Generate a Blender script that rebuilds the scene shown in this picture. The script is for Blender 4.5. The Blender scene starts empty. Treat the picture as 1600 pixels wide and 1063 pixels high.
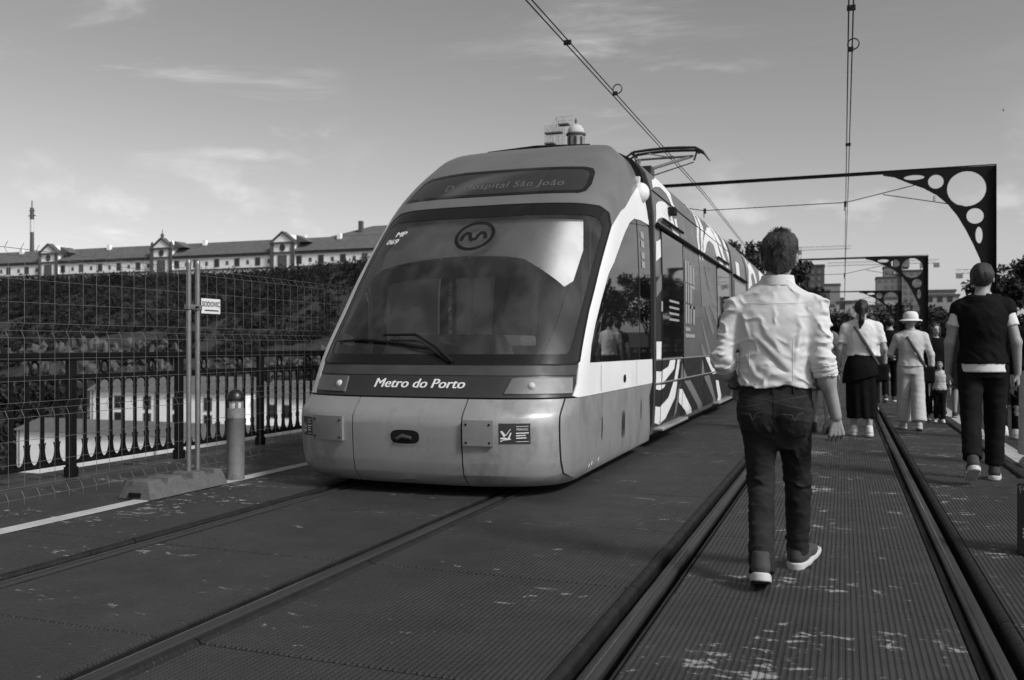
import bpy, bmesh, math, random
import numpy as np
from mathutils import Vector, Matrix
from mathutils.bvhtree import BVHTree
from mathutils.geometry import tessellate_polygon

R = math.radians
PI = math.pi
random.seed(7)
rng = np.random.default_rng(7)
SC = bpy.context.scene
COL = SC.collection

# ------------------------------------------------------------------ camera
CAM_H = 1.2
cd = bpy.data.cameras.new('camera'); cam = bpy.data.objects.new('camera', cd); COL.objects.link(cam)
cam.location = (0, 0, CAM_H)
cam.rotation_euler = (R(90), 0, R(20.3045))
cd.sensor_width = 36.0
cd.lens = 31.5
cd.shift_y = 8.5 / 1600.0
cd.clip_start = 0.05; cd.clip_end = 9000
cd.dof.use_dof = True
cd.dof.focus_distance = 5.6
cd.dof.aperture_fstop = 3.6
SC.camera = cam

# ------------------------------------------------------------------ sky and sun
SUN_AZ = R(112)      # measured from +Y (along the bridge) towards +X (right)
SUN_EL = R(41)
to_sun = Vector((math.sin(SUN_AZ) * math.cos(SUN_EL), math.cos(SUN_AZ) * math.cos(SUN_EL), math.sin(SUN_EL)))
sd = bpy.data.lights.new('sun', 'SUN'); sd.energy = 1.4; sd.angle = R(11); sd.color = (1, 1, 1)
sun = bpy.data.objects.new('sun', sd); COL.objects.link(sun)
sun.rotation_euler = to_sun.to_track_quat('Z', 'Y').to_euler()
sun.location = (20, -10, 40)

W = bpy.data.worlds.new('World'); SC.world = W; W.use_nodes = True
nt = W.node_tree; nt.nodes.clear()
def wn(t, **k):
    n = nt.nodes.new(t)
    for a, b in k.items(): setattr(n, a, b)
    return n
wout = wn('ShaderNodeOutputWorld'); wbg = wn('ShaderNodeBackground')
sky = wn('ShaderNodeTexSky', sky_type='NISHITA', sun_disc=False, sun_elevation=SUN_EL, sun_rotation=SUN_AZ,
         air_density=1.0, dust_density=1.4, ozone_density=1.5)
bw = wn('ShaderNodeRGBToBW'); nt.links.new(sky.outputs[0], bw.inputs[0])
wtc = wn('ShaderNodeTexCoord')
def wmap(scale, rot=(0, 0, 0), loc=(0, 0, 0)):
    m = wn('ShaderNodeMapping'); m.inputs['Scale'].default_value = scale
    m.inputs['Rotation'].default_value = rot; m.inputs['Location'].default_value = loc
    nt.links.new(wtc.outputs['Generated'], m.inputs[0]); return m
def wnoise(m, scale, detail, rough, dist=0.0):
    n = wn('ShaderNodeTexNoise'); n.inputs['Scale'].default_value = scale; n.inputs['Detail'].default_value = detail
    n.inputs['Roughness'].default_value = rough; n.inputs['Distortion'].default_value = dist
    nt.links.new(m.outputs[0], n.inputs['Vector']); return n
def wrange(src, a, b, c, d, smooth=True):
    n = wn('ShaderNodeMapRange'); n.interpolation_type = 'SMOOTHSTEP' if smooth else 'LINEAR'
    for i, v in zip((1, 2, 3, 4), (a, b, c, d)): n.inputs[i].default_value = v
    nt.links.new(src, n.inputs[0]); return n.outputs[0]
def wmath(op, a, b):
    n = wn('ShaderNodeMath', operation=op)
    for i, v in enumerate((a, b)):
        if isinstance(v, (int, float)): n.inputs[i].default_value = v
        else: nt.links.new(v, n.inputs[i])
    return n.outputs[0]
# black-and-white rendition of the blue sky: luminance with more contrast
lum = wmath('MULTIPLY', bw.outputs[0], 0.0785)
lum = wmath('POWER', lum, 1.20)
# high streaky cirrus and a few low puffs
cir = wnoise(wmap((1.2, 2.6, 9.0), (0.10, 0.22, 0.35)), 1.9, 8, 0.62, 0.6)
patch = wnoise(wmap((1.6, 1.6, 2.4), (0, 0, 1.1), (0.4, 0.1, 0)), 1.7, 2, 0.5)
cirm = wmath('MULTIPLY', wrange(cir.outputs[0], 0.50, 0.78, 0, 1), wrange(patch.outputs[0], 0.47, 0.66, 0, 1))
puf = wnoise(wmap((1.0, 1.0, 1.9), (0, 0, 0.7), (0.23, 0.0, 0.0)), 8.5, 6, 0.55, 0.1)
sep = wn('ShaderNodeSeparateXYZ'); nt.links.new(wtc.outputs['Generated'], sep.inputs[0])
low = wmath('MULTIPLY', wrange(sep.outputs[2], 0.03, 0.09, 0, 1), wrange(sep.outputs[2], 0.13, 0.24, 1, 0))
pufm = wmath('MULTIPLY', wrange(puf.outputs[0], 0.54, 0.70, 0, 1), low)
cl = wmath('ADD', wmath('MULTIPLY', cirm, 0.40), wmath('MULTIPLY', pufm, 0.13))
lum = wmath('ADD', lum, wmath('MULTIPLY', cl, 0.55))
nt.links.new(lum, wbg.inputs[0])
wbg.inputs[1].default_value = 1.0
nt.links.new(wbg.outputs[0], wout.inputs[0])

vs = SC.view_settings
vs.view_transform = 'Standard'; vs.look = 'None'; vs.gamma = 1.0; vs.exposure = 1.12
SC.render.film_transparent = False
SC.cycles.max_bounces = 6; SC.cycles.transparent_max_bounces = 12
SC.cycles.use_denoising = True

# ------------------------------------------------------------------ helpers
def tag(o, label=None, cat=None, group=None, kind=None):
    if label: o['label'] = label
    if cat: o['category'] = cat
    if group: o['group'] = group
    if kind: o['kind'] = kind
    return o

def thing(name, label, cat, loc=(0, 0, 0), group=None, kind=None):
    o = bpy.data.objects.new(name, None); COL.objects.link(o)
    o.location = loc; o.empty_display_size = 0.1
    return tag(o, label, cat, group, kind)

class B:
    """collects geometry in world coordinates"""
    def __init__(s): s.v = []; s.f = []
    def add(s, vs, fs):
        o = len(s.v); s.v += [tuple(map(float, p)) for p in vs]; s.f += [tuple(i + o for i in f) for f in fs]; return s
    def box(s, x0, x1, y0, y1, z0, z1):
        return s.add([(x0,y0,z0),(x1,y0,z0),(x1,y1,z0),(x0,y1,z0),(x0,y0,z1),(x1,y0,z1),(x1,y1,z1),(x0,y1,z1)],
                     [(0,3,2,1),(4,5,6,7),(0,1,5,4),(1,2,6,5),(2,3,7,6),(3,0,4,7)])
    def obox(s, c, hx, hy, hz, M=None):
        c = Vector(c); M = M or Matrix.Identity(3)
        P = [c + M @ Vector((a*hx, b*hy, d*hz)) for d in (-1,1) for (a,b) in ((-1,-1),(1,-1),(1,1),(-1,1))]
        return s.add(P, [(0,3,2,1),(4,5,6,7),(0,1,5,4),(1,2,6,5),(2,3,7,6),(3,0,4,7)])
    def frame(s, x0, x1, y0, y1, z0, z1, taper):
        t = taper
        return s.add([(x0,y0,z0),(x1,y0,z0),(x1,y1,z0),(x0,y1,z0),(x0+t,y0+t,z1),(x1-t,y0+t,z1),(x1-t,y1-t,z1),(x0+t,y1-t,z1)],
                     [(0,3,2,1),(4,5,6,7),(0,1,5,4),(1,2,6,5),(2,3,7,6),(3,0,4,7)])
    def tube(s, pts, r, n=8, cap=True, closed=False):
        P = [Vector(p) for p in pts]; m = len(P)
        rr = r if hasattr(r, '__len__') else [r]*m
        vs_ = []; fs = []
        prev = None
        for i, p in enumerate(P):
            if closed: t = (P[(i+1) % m] - P[i-1])
            else: t = (P[min(i+1, m-1)] - P[max(i-1, 0)])
            t.normalize()
            if prev is None:
                a = Vector((0,0,1)) if abs(t.z) < .9 else Vector((1,0,0))
                u = t.cross(a).normalized()
            else:
                u = (prev - t * prev.dot(t)).normalized()
            prev = u; w = t.cross(u)
            for k in range(n):
                an = 2*PI*k/n
                vs_.append(p + (u*math.cos(an) + w*math.sin(an))*rr[i])
        for i in range(m if closed else m-1):
            j = (i+1) % m
            for k in range(n):
                fs.append((i*n+k, i*n+(k+1) % n, j*n+(k+1) % n, j*n+k))
        if cap and not closed:
            fs.append(tuple(range(n))[::-1]); fs.append(tuple((m-1)*n+k for k in range(n)))
        return s.add(vs_, fs)
    def lathe(s, prof, cx, cy, n=16, cz=0):
        vs_ = []; fs = []
        for (r, z) in prof:
            for k in range(n):
                an = 2*PI*k/n; vs_.append((cx + r*math.cos(an), cy + r*math.sin(an), cz + z))
        m = len(prof)
        for i in range(m-1):
            for k in range(n):
                fs.append((i*n+k, i*n+(k+1) % n, (i+1)*n+(k+1) % n, (i+1)*n+k))
        fs.append(tuple(range(n))[::-1]); fs.append(tuple((m-1)*n+k for k in range(n)))
        return s.add(vs_, fs)
    def prism(s, poly, fn, a0, a1):
        """poly: 2-D outline, fn(u, v, a) -> 3-D point"""
        n = len(poly)
        vs_ = [fn(u, v, a0) for u, v in poly] + [fn(u, v, a1) for u, v in poly]
        fs = [(i, (i+1) % n, n+(i+1) % n, n+i) for i in range(n)]
        tri = tessellate_polygon([[Vector((u, v, 0)) for u, v in poly]])
        for t in tri: fs.append(tuple(t)); fs.append(tuple(n+i for i in reversed(t)))
        return s.add(vs_, fs)

def make(name, b, mat, parent=None, smooth=None, bevel=0, seg=1, fixn=True, weld=False, kind=None):
    v, f = (b.v, b.f) if isinstance(b, B) else b
    off = Vector((0,0,0))
    if parent is not None:
        q = parent
        while q is not None: off = off + q.location; q = q.parent
    me = bpy.data.meshes.new(name)
    if isinstance(v, np.ndarray): v = (v - np.array(off)).tolist()
    else: v = [(p[0]-off.x, p[1]-off.y, p[2]-off.z) for p in v]
    me.from_pydata(v, [], f if not isinstance(f, np.ndarray) else f.tolist())
    if bevel or fixn or weld:
        bm = bmesh.new(); bm.from_mesh(me)
        if weld: bmesh.ops.remove_doubles(bm, verts=bm.verts, dist=1e-4)
        if fixn: bmesh.ops.recalc_face_normals(bm, faces=bm.faces)
        if bevel:
            ed = [e for e in bm.edges if len(e.link_faces) == 2 and e.calc_face_angle(0) > 0.5]
            bmesh.ops.bevel(bm, geom=ed, offset=bevel, segments=seg, profile=0.6, affect='EDGES', clamp_overlap=True)
        bm.to_mesh(me); bm.free()
    if smooth is not None:
        me.polygons.foreach_set('use_smooth', [True]*len(me.polygons))
        if smooth < 180: me.set_sharp_from_angle(angle=R(smooth))
    me.materials.append(mat)
    o = bpy.data.objects.new(name, me); COL.objects.link(o)
    if parent is not None: o.parent = parent
    if kind: o['kind'] = kind
    return o

def link_copy(o, loc, parent=None, name=None):
    c = o.copy(); COL.objects.link(c)
    if name: c.name = name
    if parent is not None: c.parent = parent
    c.location = loc
    return c

# ------------------------------------------------------------------ materials (a black-and-white world)
def mat(name, v, rough=0.6, metal=0.0, spec=0.5, var=0.0, vscale=3.0, bump=0.0, bscale=60.0, coat=0.0, stretch=None, detail=6, dirt=0.0, dirtscale=2.0):
    m = bpy.data.materials.new(name); m.use_nodes = True
    t = m.node_tree; p = t.nodes['Principled BSDF']
    p.inputs['Base Color'].default_value = (v, v, v, 1)
    p.inputs['Roughness'].default_value = rough; p.inputs['Metallic'].default_value = metal
    p.inputs['Specular IOR Level'].default_value = spec
    p.inputs['Coat Weight'].default_value = coat; p.inputs['Coat Roughness'].default_value = 0.05
    tc = t.nodes.new('ShaderNodeTexCoord'); src = tc.outputs['Object']
    if stretch:
        mp = t.nodes.new('ShaderNodeMapping'); mp.inputs['Scale'].default_value = stretch
        t.links.new(src, mp.inputs[0]); src = mp.outputs[0]
    def noise(sc, de=detail, ro=0.6):
        n = t.nodes.new('ShaderNodeTexNoise'); n.inputs['Scale'].default_value = sc
        n.inputs['Detail'].default_value = de; n.inputs['Roughness'].default_value = ro
        t.links.new(src, n.inputs['Vector']); return n
    def rng_(s, a, b, c, d):
        n = t.nodes.new('ShaderNodeMapRange')
        for i, q in zip((1,2,3,4), (a,b,c,d)): n.inputs[i].default_value = q
        t.links.new(s, n.inputs[0]); return n.outputs[0]
    col = None
    if var:
        col = rng_(noise(vscale).outputs[0], 0.25, 0.75, v*(1-var), v*(1+var))
        if rough > .15:
            rr = rng_(noise(vscale*2.3).outputs[0], 0.3, 0.7, max(.02, rough-.1), min(1, rough+.12)); t.links.new(rr, p.inputs['Roughness'])
    if dirt:
        dm = rng_(noise(dirtscale, 8, .7).outputs[0], 0.52, 0.72, 1.0, 1.0-dirt)
        mu = t.nodes.new('ShaderNodeMath'); mu.operation = 'MULTIPLY'
        if col is not None: t.links.new(col, mu.inputs[0])
        else: mu.inputs[0].default_value = v
        t.links.new(dm, mu.inputs[1]); col = mu.outputs[0]
    if col is not None: t.links.new(col, p.inputs['Base Color'])
    if bump:
        b = t.nodes.new('ShaderNodeBump'); b.inputs['Strength'].default_value = min(1, bump); b.inputs['Distance'].default_value = 0.01*max(1, bump)
        t.links.new(noise(bscale, 4).outputs[0], b.inputs['Height']); t.links.new(b.outputs[0], p.inputs['Normal'])
    return m

def mat_deck(name, v, rib, dots, wear, wear_lo=0.60, base_rough=0.55, stripe=None):
    """painted tread plate: rows of raised studs along the bridge, flaked light paint"""
    m = bpy.data.materials.new(name); m.use_nodes = True
    t = m.node_tree; p = t.nodes['Principled BSDF']; L = t.links.new
    g = t.nodes.new('ShaderNodeNewGeometry'); s = t.nodes.new('ShaderNodeSeparateXYZ'); L(g.outputs['Position'], s.inputs[0])
    def M(op, a, b=None, c=None):
        n = t.nodes.new('ShaderNodeMath'); n.operation = op
        for i, q in enumerate((a, b, c)):
            if q is None: continue
            if isinstance(q, (int, float)): n.inputs[i].default_value = q
            else: L(q, n.inputs[i])
        return n.outputs[0]
    def noise(sc, de=5, ro=.6, vec=None, dist=0.0):
        n = t.nodes.new('ShaderNodeTexNoise'); n.inputs['Scale'].default_value = sc; n.inputs['Detail'].default_value = de
        n.inputs['Roughness'].default_value = ro; n.inputs['Distortion'].default_value = dist
        L(vec or g.outputs['Position'], n.inputs['Vector']); return n.outputs[0]
    def MR(a, b, c, d, e, sm=False):
        n = t.nodes.new('ShaderNodeMapRange'); n.interpolation_type = 'SMOOTHSTEP' if sm else 'LINEAR'
        for i, q in zip((1,2,3,4), (b,c,d,e)): n.inputs[i].default_value = q
        L(a, n.inputs[0]); return n.outputs[0]
    px = 0.025; py = 0.021
    row = M('DIVIDE', s.outputs[0], px)
    cx = M('ABSOLUTE', M('SUBTRACT', M('FRACT', row), 0.5))
    rowi = M('FLOOR', row)
    yy = M('ADD', M('DIVIDE', s.outputs[1], py), M('MULTIPLY', rowi, 0.5))
    cy = M('ABSOLUTE', M('SUBTRACT', M('FRACT', yy), 0.5))
    hx = MR(cx, 0.10, 0.34, 1, 0, True)
    hy = MR(cy, 0.12, 0.36, 1, 0, True)
    dot = M('MULTIPLY', hx, hy)
    h = M('ADD', M('MULTIPLY', hx, rib), M('MULTIPLY', dot, dots))
    worn = MR(noise(1.3, 3), 0.35, 0.65, 0.45, 1.0)
    h = M('MULTIPLY', h, worn)
    fine = noise(160, 3)
    h2 = M('ADD', h, M('MULTIPLY', fine, 0.10))
    # flaked paint: streaky across the plate, sitting on the tops
    mp = t.nodes.new('ShaderNodeMapping'); mp.inputs['Scale'].default_value = (1.0, 1.8, 1.0); L(g.outputs['Position'], mp.inputs[0])
    big = noise(1.1, 3, .5, mp.outputs[0]); sm = noise(9.0, 6, .68, mp.outputs[0], 0.4)
    k = M('ADD', M('MULTIPLY', sm, 0.72), M('MULTIPLY', big, 0.40))
    k = M('ADD', k, M('MULTIPLY', hx, 0.012))
    if stripe: k = M('ADD', k, MR(M('ABSOLUTE', M('SUBTRACT', s.outputs[0], stripe[0])), 0.0, stripe[1], stripe[2], stripe[3], True))
    flake = M('MULTIPLY', MR(k, wear_lo, wear_lo + 0.03, 0, 1), wear)
    specks = M('MULTIPLY', MR(noise(38, 4, .7), 0.690, 0.72, 0, 1), min(1, wear + .35))
    flake = M('MAXIMUM', flake, M('MULTIPLY', specks, .7))
    base = MR(noise(2.2, 6, .65), 0.25, 0.75, v*0.72, v*1.30)
    base = M('MULTIPLY', base, MR(noise(30, 4, .7), 0.3, 0.7, 0.86, 1.12))
    mix = t.nodes.new('ShaderNodeMix'); mix.data_type = 'FLOAT'
    L(flake, mix.inputs[0]); L(base, mix.inputs[2]); mix.inputs[3].default_value = 0.30
    L(mix.outputs[0], p.inputs['Base Color'])
    L(MR(noise(3.1, 5), 0.3, 0.7, base_rough-.10, base_rough+.16), p.inputs['Roughness'])
    p.inputs['Specular IOR Level'].default_value = 0.40
    b = t.nodes.new('ShaderNodeBump'); b.inputs['Strength'].default_value = 1.0; b.inputs['Distance'].default_value = 0.010
    L(h2, b.inputs['Height']); L(b.outputs[0], p.inputs['Normal'])
    return m

def mat_glass(name, tint=0.4, refl_rough=0.02, opacity=0.5, body=0.01, ior=1.62, film=None):
    """tinted window: part see-through, part dark film, mirror on top by Fresnel"""
    m = bpy.data.materials.new(name); m.use_nodes = True
    t = m.node_tree; t.nodes.clear(); L = t.links.new
    out = t.nodes.new('ShaderNodeOutputMaterial'); tr = t.nodes.new('ShaderNodeBsdfTransparent'); tr.inputs[0].default_value = (tint, tint, tint, 1)
    df = t.nodes.new('ShaderNodeBsdfDiffuse'); df.inputs[0].default_value = (body, body, body, 1)
    gl = t.nodes.new('ShaderNodeBsdfGlossy'); gl.inputs['Roughness'].default_value = refl_rough; gl.inputs[0].default_value = (.95, .95, .95, 1)
    m1 = t.nodes.new('ShaderNodeMixShader'); m1.inputs[0].default_value = opacity; L(tr.outputs[0], m1.inputs[1]); L(df.outputs[0], m1.inputs[2])
    if film:      # dust and wiper smears; the pale streaks also paint in sky reflections
        tc = t.nodes.new('ShaderNodeTexCoord'); mp = t.nodes.new('ShaderNodeMapping'); mp.inputs['Scale'].default_value = (3.0, 3.0, .26); mp.inputs['Rotation'].default_value = (0, .25, 0)
        L(tc.outputs['Object'], mp.inputs[0]); nz = t.nodes.new('ShaderNodeTexNoise'); nz.inputs['Scale'].default_value = 1.5; nz.inputs['Detail'].default_value = 5; nz.inputs['Distortion'].default_value = .25
        L(mp.outputs[0], nz.inputs['Vector']); mr = t.nodes.new('ShaderNodeMapRange'); mr.interpolation_type = 'SMOOTHSTEP'
        for i_, q_ in zip((1, 2, 3, 4), (.36, .68, film[0], film[1])): mr.inputs[i_].default_value = q_
        L(nz.outputs[0], mr.inputs[0]); L(mr.outputs[0], m1.inputs[0])
    fr = t.nodes.new('ShaderNodeFresnel'); fr.inputs[0].default_value = ior
    m2 = t.nodes.new('ShaderNodeMixShader'); L(fr.outputs[0], m2.inputs[0]); L(m1.outputs[0], m2.inputs[1]); L(gl.outputs[0], m2.inputs[2])
    L(m2.outputs[0], out.inputs[0])
    return m

K = {}
K['deck_mid'] = mat_deck('tread_plate_mid', 0.034, 0.15, 1.2, 0.7, 0.690)
K['deck_walk'] = mat_deck('tread_plate_walk', 0.034, 0.25, 0.95, 0.9, 0.665, stripe=(-.25, .38, .035, -.012))
K['deck_side'] = mat_deck('tread_plate_side', 0.033, 0.35, 0.8, 0.9, 0.650)
K['deck_left'] = mat_deck('tread_plate_left', 0.036, 0.3, 0.8, 0.9, 0.675)
K['deck_core'] = mat('deck_core', 0.012, 0.8)
K['railtop'] = mat('polished_rail', 0.24, 0.30, 1.0, var=.2, vscale=5, stretch=(1, .1, 1))
K['rail'] = mat('rail_steel', 0.035, 0.45, 0.2, var=.25, vscale=6, stretch=(1, .15, 1))
K['lip'] = mat('lip_plate', 0.014, 0.5, 0.0, spec=.22, var=.45, vscale=8, bump=.8, bscale=70, stretch=(.2, 1, .2))
K['line'] = mat('line_paint', 0.42, 0.7, var=.18, vscale=4, dirt=.45, dirtscale=5)
K['iron'] = mat('painted_iron', 0.007, 0.5, 0.0, spec=.18, var=.3, vscale=9)
K['gantry'] = mat('gantry_iron', 0.008, 0.6, spec=.15, var=.3, vscale=3)
K['galv'] = mat('galvanised_tube', 0.20, 0.42, 0.55, var=.2, vscale=14)
K['mesh'] = mat('fence_wire', 0.15, 0.45, 0.5)
K['concrete'] = mat('concrete', 0.10, 0.9, var=.25, vscale=18, bump=.7, bscale=120, dirt=.3, dirtscale=12)
K['bollard'] = mat('bollard_paint', 0.15, 0.65, var=.3, vscale=9, dirt=.8, dirtscale=9, bump=.2, bscale=50)
K['blackp'] = mat('black_paint', 0.012, 0.35)
K['reflect'] = mat('reflective_band', 0.55, 0.4)
K['wire'] = mat('overhead_wire', 0.03, 0.5, 0.6)
K['silver'] = mat('silver_paint', 0.34, 0.38, 0.40, var=.12, vscale=2.5, dirt=.40, dirtscale=2.6, stretch=(1, 1, .6))
K['greyp'] = mat('grey_hood_paint', 0.165, 0.42, 0.25, var=.10, vscale=1.6, coat=.25, dirt=.12, dirtscale=2)
K['white'] = mat('white_paint', 0.74, 0.38, var=.03, vscale=1.5, dirt=.05, dirtscale=1.2)
K['fascia'] = mat('dark_fascia', 0.032, 0.42, spec=.35, var=.2, vscale=3)
K['frit'] = mat('black_glass_border', 0.008, 0.06, spec=.6)
K['rubber'] = mat('black_rubber', 0.008, 0.65, spec=.2)
K['wrap'] = mat('grey_wrap', 0.12, 0.35, coat=.12, var=.06, vscale=1.2)
K['wrapd'] = mat('dark_wrap', 0.022, 0.45, spec=.3, coat=.0, var=.08, vscale=1.2)
K['wrapm'] = mat('mid_wrap', 0.17, 0.45, spec=.3)
K['wrapw'] = mat('white_wrap', 0.74, 0.45, var=.05, vscale=2)
K['letter'] = mat('white_lettering', 0.72, 0.5)
K['letterg'] = mat('grey_lettering', 0.30, 0.5)
K['wglass'] = mat_glass('windscreen_glass', 0.92, 0.015, 0.05, 0.22, 1.95, film=(.02, .13))
K['sglass'] = mat_glass('side_glass', 0.70, 0.012, 0.30, 0.008, 1.75)
K['lens'] = mat_glass('lamp_lens', 0.85, 0.55, 0.15, 0.3)
K['chrome'] = mat('lamp_reflector', 0.26, 0.7, 0.0, var=.35, vscale=9)
K['cabin'] = mat('cabin_lining', 0.70, 0.8)
K['cabinl'] = mat('cabin_ceiling', 0.42, 0.8)
K['dash'] = mat('dashboard', 0.10, 0.7)
K['sticker'] = mat('dark_sticker', 0.030, 0.45)
K['led'] = mat('display_dots', 0.10, 0.6)

def text_mesh(body, size, shear=0.0, thick=0.0, spacing=1.0, wide=1.0, align='CENTER', bold=0.0):
    c = bpy.data.curves.new('txt', 'FONT'); c.body = body; c.size = size; c.shear = shear; c.extrude = thick
    c.space_character = spacing; c.align_x = align; c.align_y = 'CENTER'; c.offset = bold; c.resolution_u = 3
    o = bpy.data.objects.new('txt', c); COL.objects.link(o)
    bpy.context.view_layer.update()
    me = bpy.data.meshes.new_from_object(o.evaluated_get(bpy.context.evaluated_depsgraph_get()))
    v = [(p.co.x*wide, p.co.y, p.co.z) for p in me.vertices]; f = [tuple(p.vertices) for p in me.polygons]
    bpy.data.objects.remove(o); bpy.data.curves.remove(c); bpy.data.meshes.remove(me)
    return v, f

def fill2d(loops, extrude):
    """flat plate with holes: loops[0] outer, others holes; returns verts (u, v, w), faces"""
    c = bpy.data.curves.new('pl', 'CURVE'); c.dimensions = '2D'; c.fill_mode = 'BOTH'; c.extrude = extrude
    for lp in loops:
        s = c.splines.new('POLY'); s.points.add(len(lp)-1); s.use_cyclic_u = True
        for q, (u, v) in zip(s.points, lp): q.co = (u, v, 0, 1)
    o = bpy.data.objects.new('pl', c); COL.objects.link(o); bpy.context.view_layer.update()
    me = bpy.data.meshes.new_from_object(o.evaluated_get(bpy.context.evaluated_depsgraph_get()))
    v = [tuple(p.co) for p in me.vertices]; f = [tuple(p.vertices) for p in me.polygons]
    bpy.data.objects.remove(o); bpy.data.curves.remove(c); bpy.data.meshes.remove(me)
    return v, f

def circ(cu, cv, ru, rv=None, n=28, a0=0, a1=360):
    rv = ru if rv is None else rv
    m = n if abs(a1-a0) >= 360 else n+1
    return [(cu + ru*math.cos(R(a0+(a1-a0)*k/n)), cv + rv*math.sin(R(a0+(a1-a0)*k/n))) for k in range(m)]

# ------------------------------------------------------------------ noise for terrain, cloth, foliage
def vnoise(P, sc, seed=0):
    P = np.asarray(P, float)*sc + seed*17.31
    I = np.floor(P).astype(np.int64); F = P - I; F = F*F*(3-2*F)
    def hsh(a, b, c):
        n = (a*374761393 + b*668265263 + c*2147483647 + seed*974711) & 0x7fffffff
        n = ((n ^ (n >> 13))*1274126177) & 0x7fffffff
        return ((n ^ (n >> 16)) & 0xffff)/65535.0
    r = 0
    for i in (0,1):
        wx = F[...,0] if i else 1-F[...,0]
        for j in (0,1):
            wy = F[...,1] if j else 1-F[...,1]
            for k in (0,1):
                wz = F[...,2] if k else 1-F[...,2]
                r = r + wx*wy*wz*hsh(I[...,0]+i, I[...,1]+j, I[...,2]+k)
    return r
def fbm(P, sc, seed=0, oc=3):
    return sum(vnoise(P, sc*2**i, seed+i)*.5**i for i in range(oc))/sum(.5**i for i in range(oc))
# ================================================================== SETTING
# ---- water and terrain
make('river', B().add([(-4000,-4000,-46),(4000,-4000,-46),(4000,6000,-46),(-4000,6000,-46)], [(0,1,2,3)]),
     mat('river_water', 0.04, 0.12, spec=.5, bump=.4, bscale=.4), kind='structure')

def sstep(a, b, x): t = np.clip((x-a)/(b-a), 0, 1); return t*t*(3-2*t)
def terrain_h(x, y):
    left = sstep(-25, -70, x)
    P = np.stack([x, y, np.zeros_like(x)], -1)
    n = fbm(P, 1/38, 3, 4)-.5; n2 = fbm(P, 1/11, 9, 3)-.5
    bank = -46 + 29*sstep(84, 101, y)                      # quay below the cliff
    cl = bank + 13*sstep(121, 136, y + 14*n) + 24.5*sstep(134, 214, y)
    cl = cl + (n*9 + n2*3.5)*sstep(116, 140, y)*(1-sstep(196, 216, y))
    cl = cl + 20*sstep(300, 420, y)*0
    church = 30*np.exp(-((x+76)/30)**2)*sstep(232, 250, y)
    rgt = -46 + 44.0*sstep(96, 138, y) + 1.2*sstep(138, 150, y) + 8*sstep(160, 420, y) + n*2.0*sstep(140, 200, y)
    return left*(cl + church) + (1-left)*rgt
gx = np.concatenate([np.arange(-420, -300, 12), np.arange(-300, -60, 3.0), np.arange(-60, 60, 5), np.arange(60, 460, 16)])
gy = np.concatenate([np.arange(70, 230, 2.6), np.arange(230, 420, 9), np.arange(420, 1200, 40)])
GX, GY = np.meshgrid(gx, gy, indexing='ij'); GZ = terrain_h(GX, GY)
V = np.stack([GX, GY, GZ], -1).reshape(-1, 3); nx, ny = GX.shape
ii = np.arange(nx-1)[:, None]*ny + np.arange(ny-1)[None, :]
F = np.stack([ii, ii+ny, ii+ny+1, ii+1], -1).reshape(-1, 4)
mt = mat('hill_ground', 0.024, 0.95, var=.85, vscale=.35, detail=10, dirt=.6, dirtscale=.12)
make('terrain', (V, F), mt, smooth=180, fixn=False, kind='structure')

# ---- foliage clumps
def leaf_clumps(centers, radii, per, leaf, seed=0, squash=.8):
    r = np.random.default_rng(seed); Vs = []
    for c, rad in zip(centers, radii):
        d = r.normal(size=(per, 3)); d /= np.linalg.norm(d, axis=1)[:, None]
        q = np.array(c) + d*(rad*(.45+.6*r.random((per, 1))))*np.array([1, 1, squash])
        a = r.normal(size=(per, 3)); b = r.normal(size=(per, 3))
        a /= np.linalg.norm(a, axis=1)[:, None]; b /= np.linalg.norm(b, axis=1)[:, None]
        s = leaf*(.6+.8*r.random((per, 1)))
        Vs.append(np.stack([q-a*s, q+b*s*.9, q+a*s*1.05], 1))
    Vs = np.concatenate(Vs).reshape(-1, 3)
    return Vs, np.arange(len(Vs)).reshape(-1, 3)
K['shrub'] = mat('hill_shrub', 0.019, 0.9, spec=.2, var=.9, vscale=.10, detail=8)
K['leaf'] = mat('tree_leaf', 0.026, 0.75, spec=.3, var=.6, vscale=.35)
K['bark'] = mat('bark', 0.05, 0.9, var=.3, vscale=4)
n = 9500
sx = rng.uniform(-300, -52, n); sy = rng.uniform(116, 221, n)
sz = terrain_h(sx, sy)
keep = (fbm(np.stack([sx, sy, sz], -1), 1/16, 21, 2) > np.where((sy < 160) & (sx > -165), .45, .26)+np.where((sx > -150) & (sx < -70) & (sy < 168), .09, 0)) & ~((sy < 124) & (sx > -122) & (sx < -60))
sx, sy, sz = sx[keep], sy[keep], sz[keep]
rad = rng.uniform(.7, 1.7, len(sx))*(1+.8*(sy > 190))*np.where(sy > 212, .45, 1)
make('hillside_scrub', leaf_clumps(np.stack([sx, sy, sz+rad*.35], -1), rad, 38, .42, 5), K['shrub'], fixn=False)
tag(bpy.data.objects['hillside_scrub'], 'dark bushes and scrub covering the rocky hillside under the long white building', 'scrub', kind='stuff')

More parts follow.
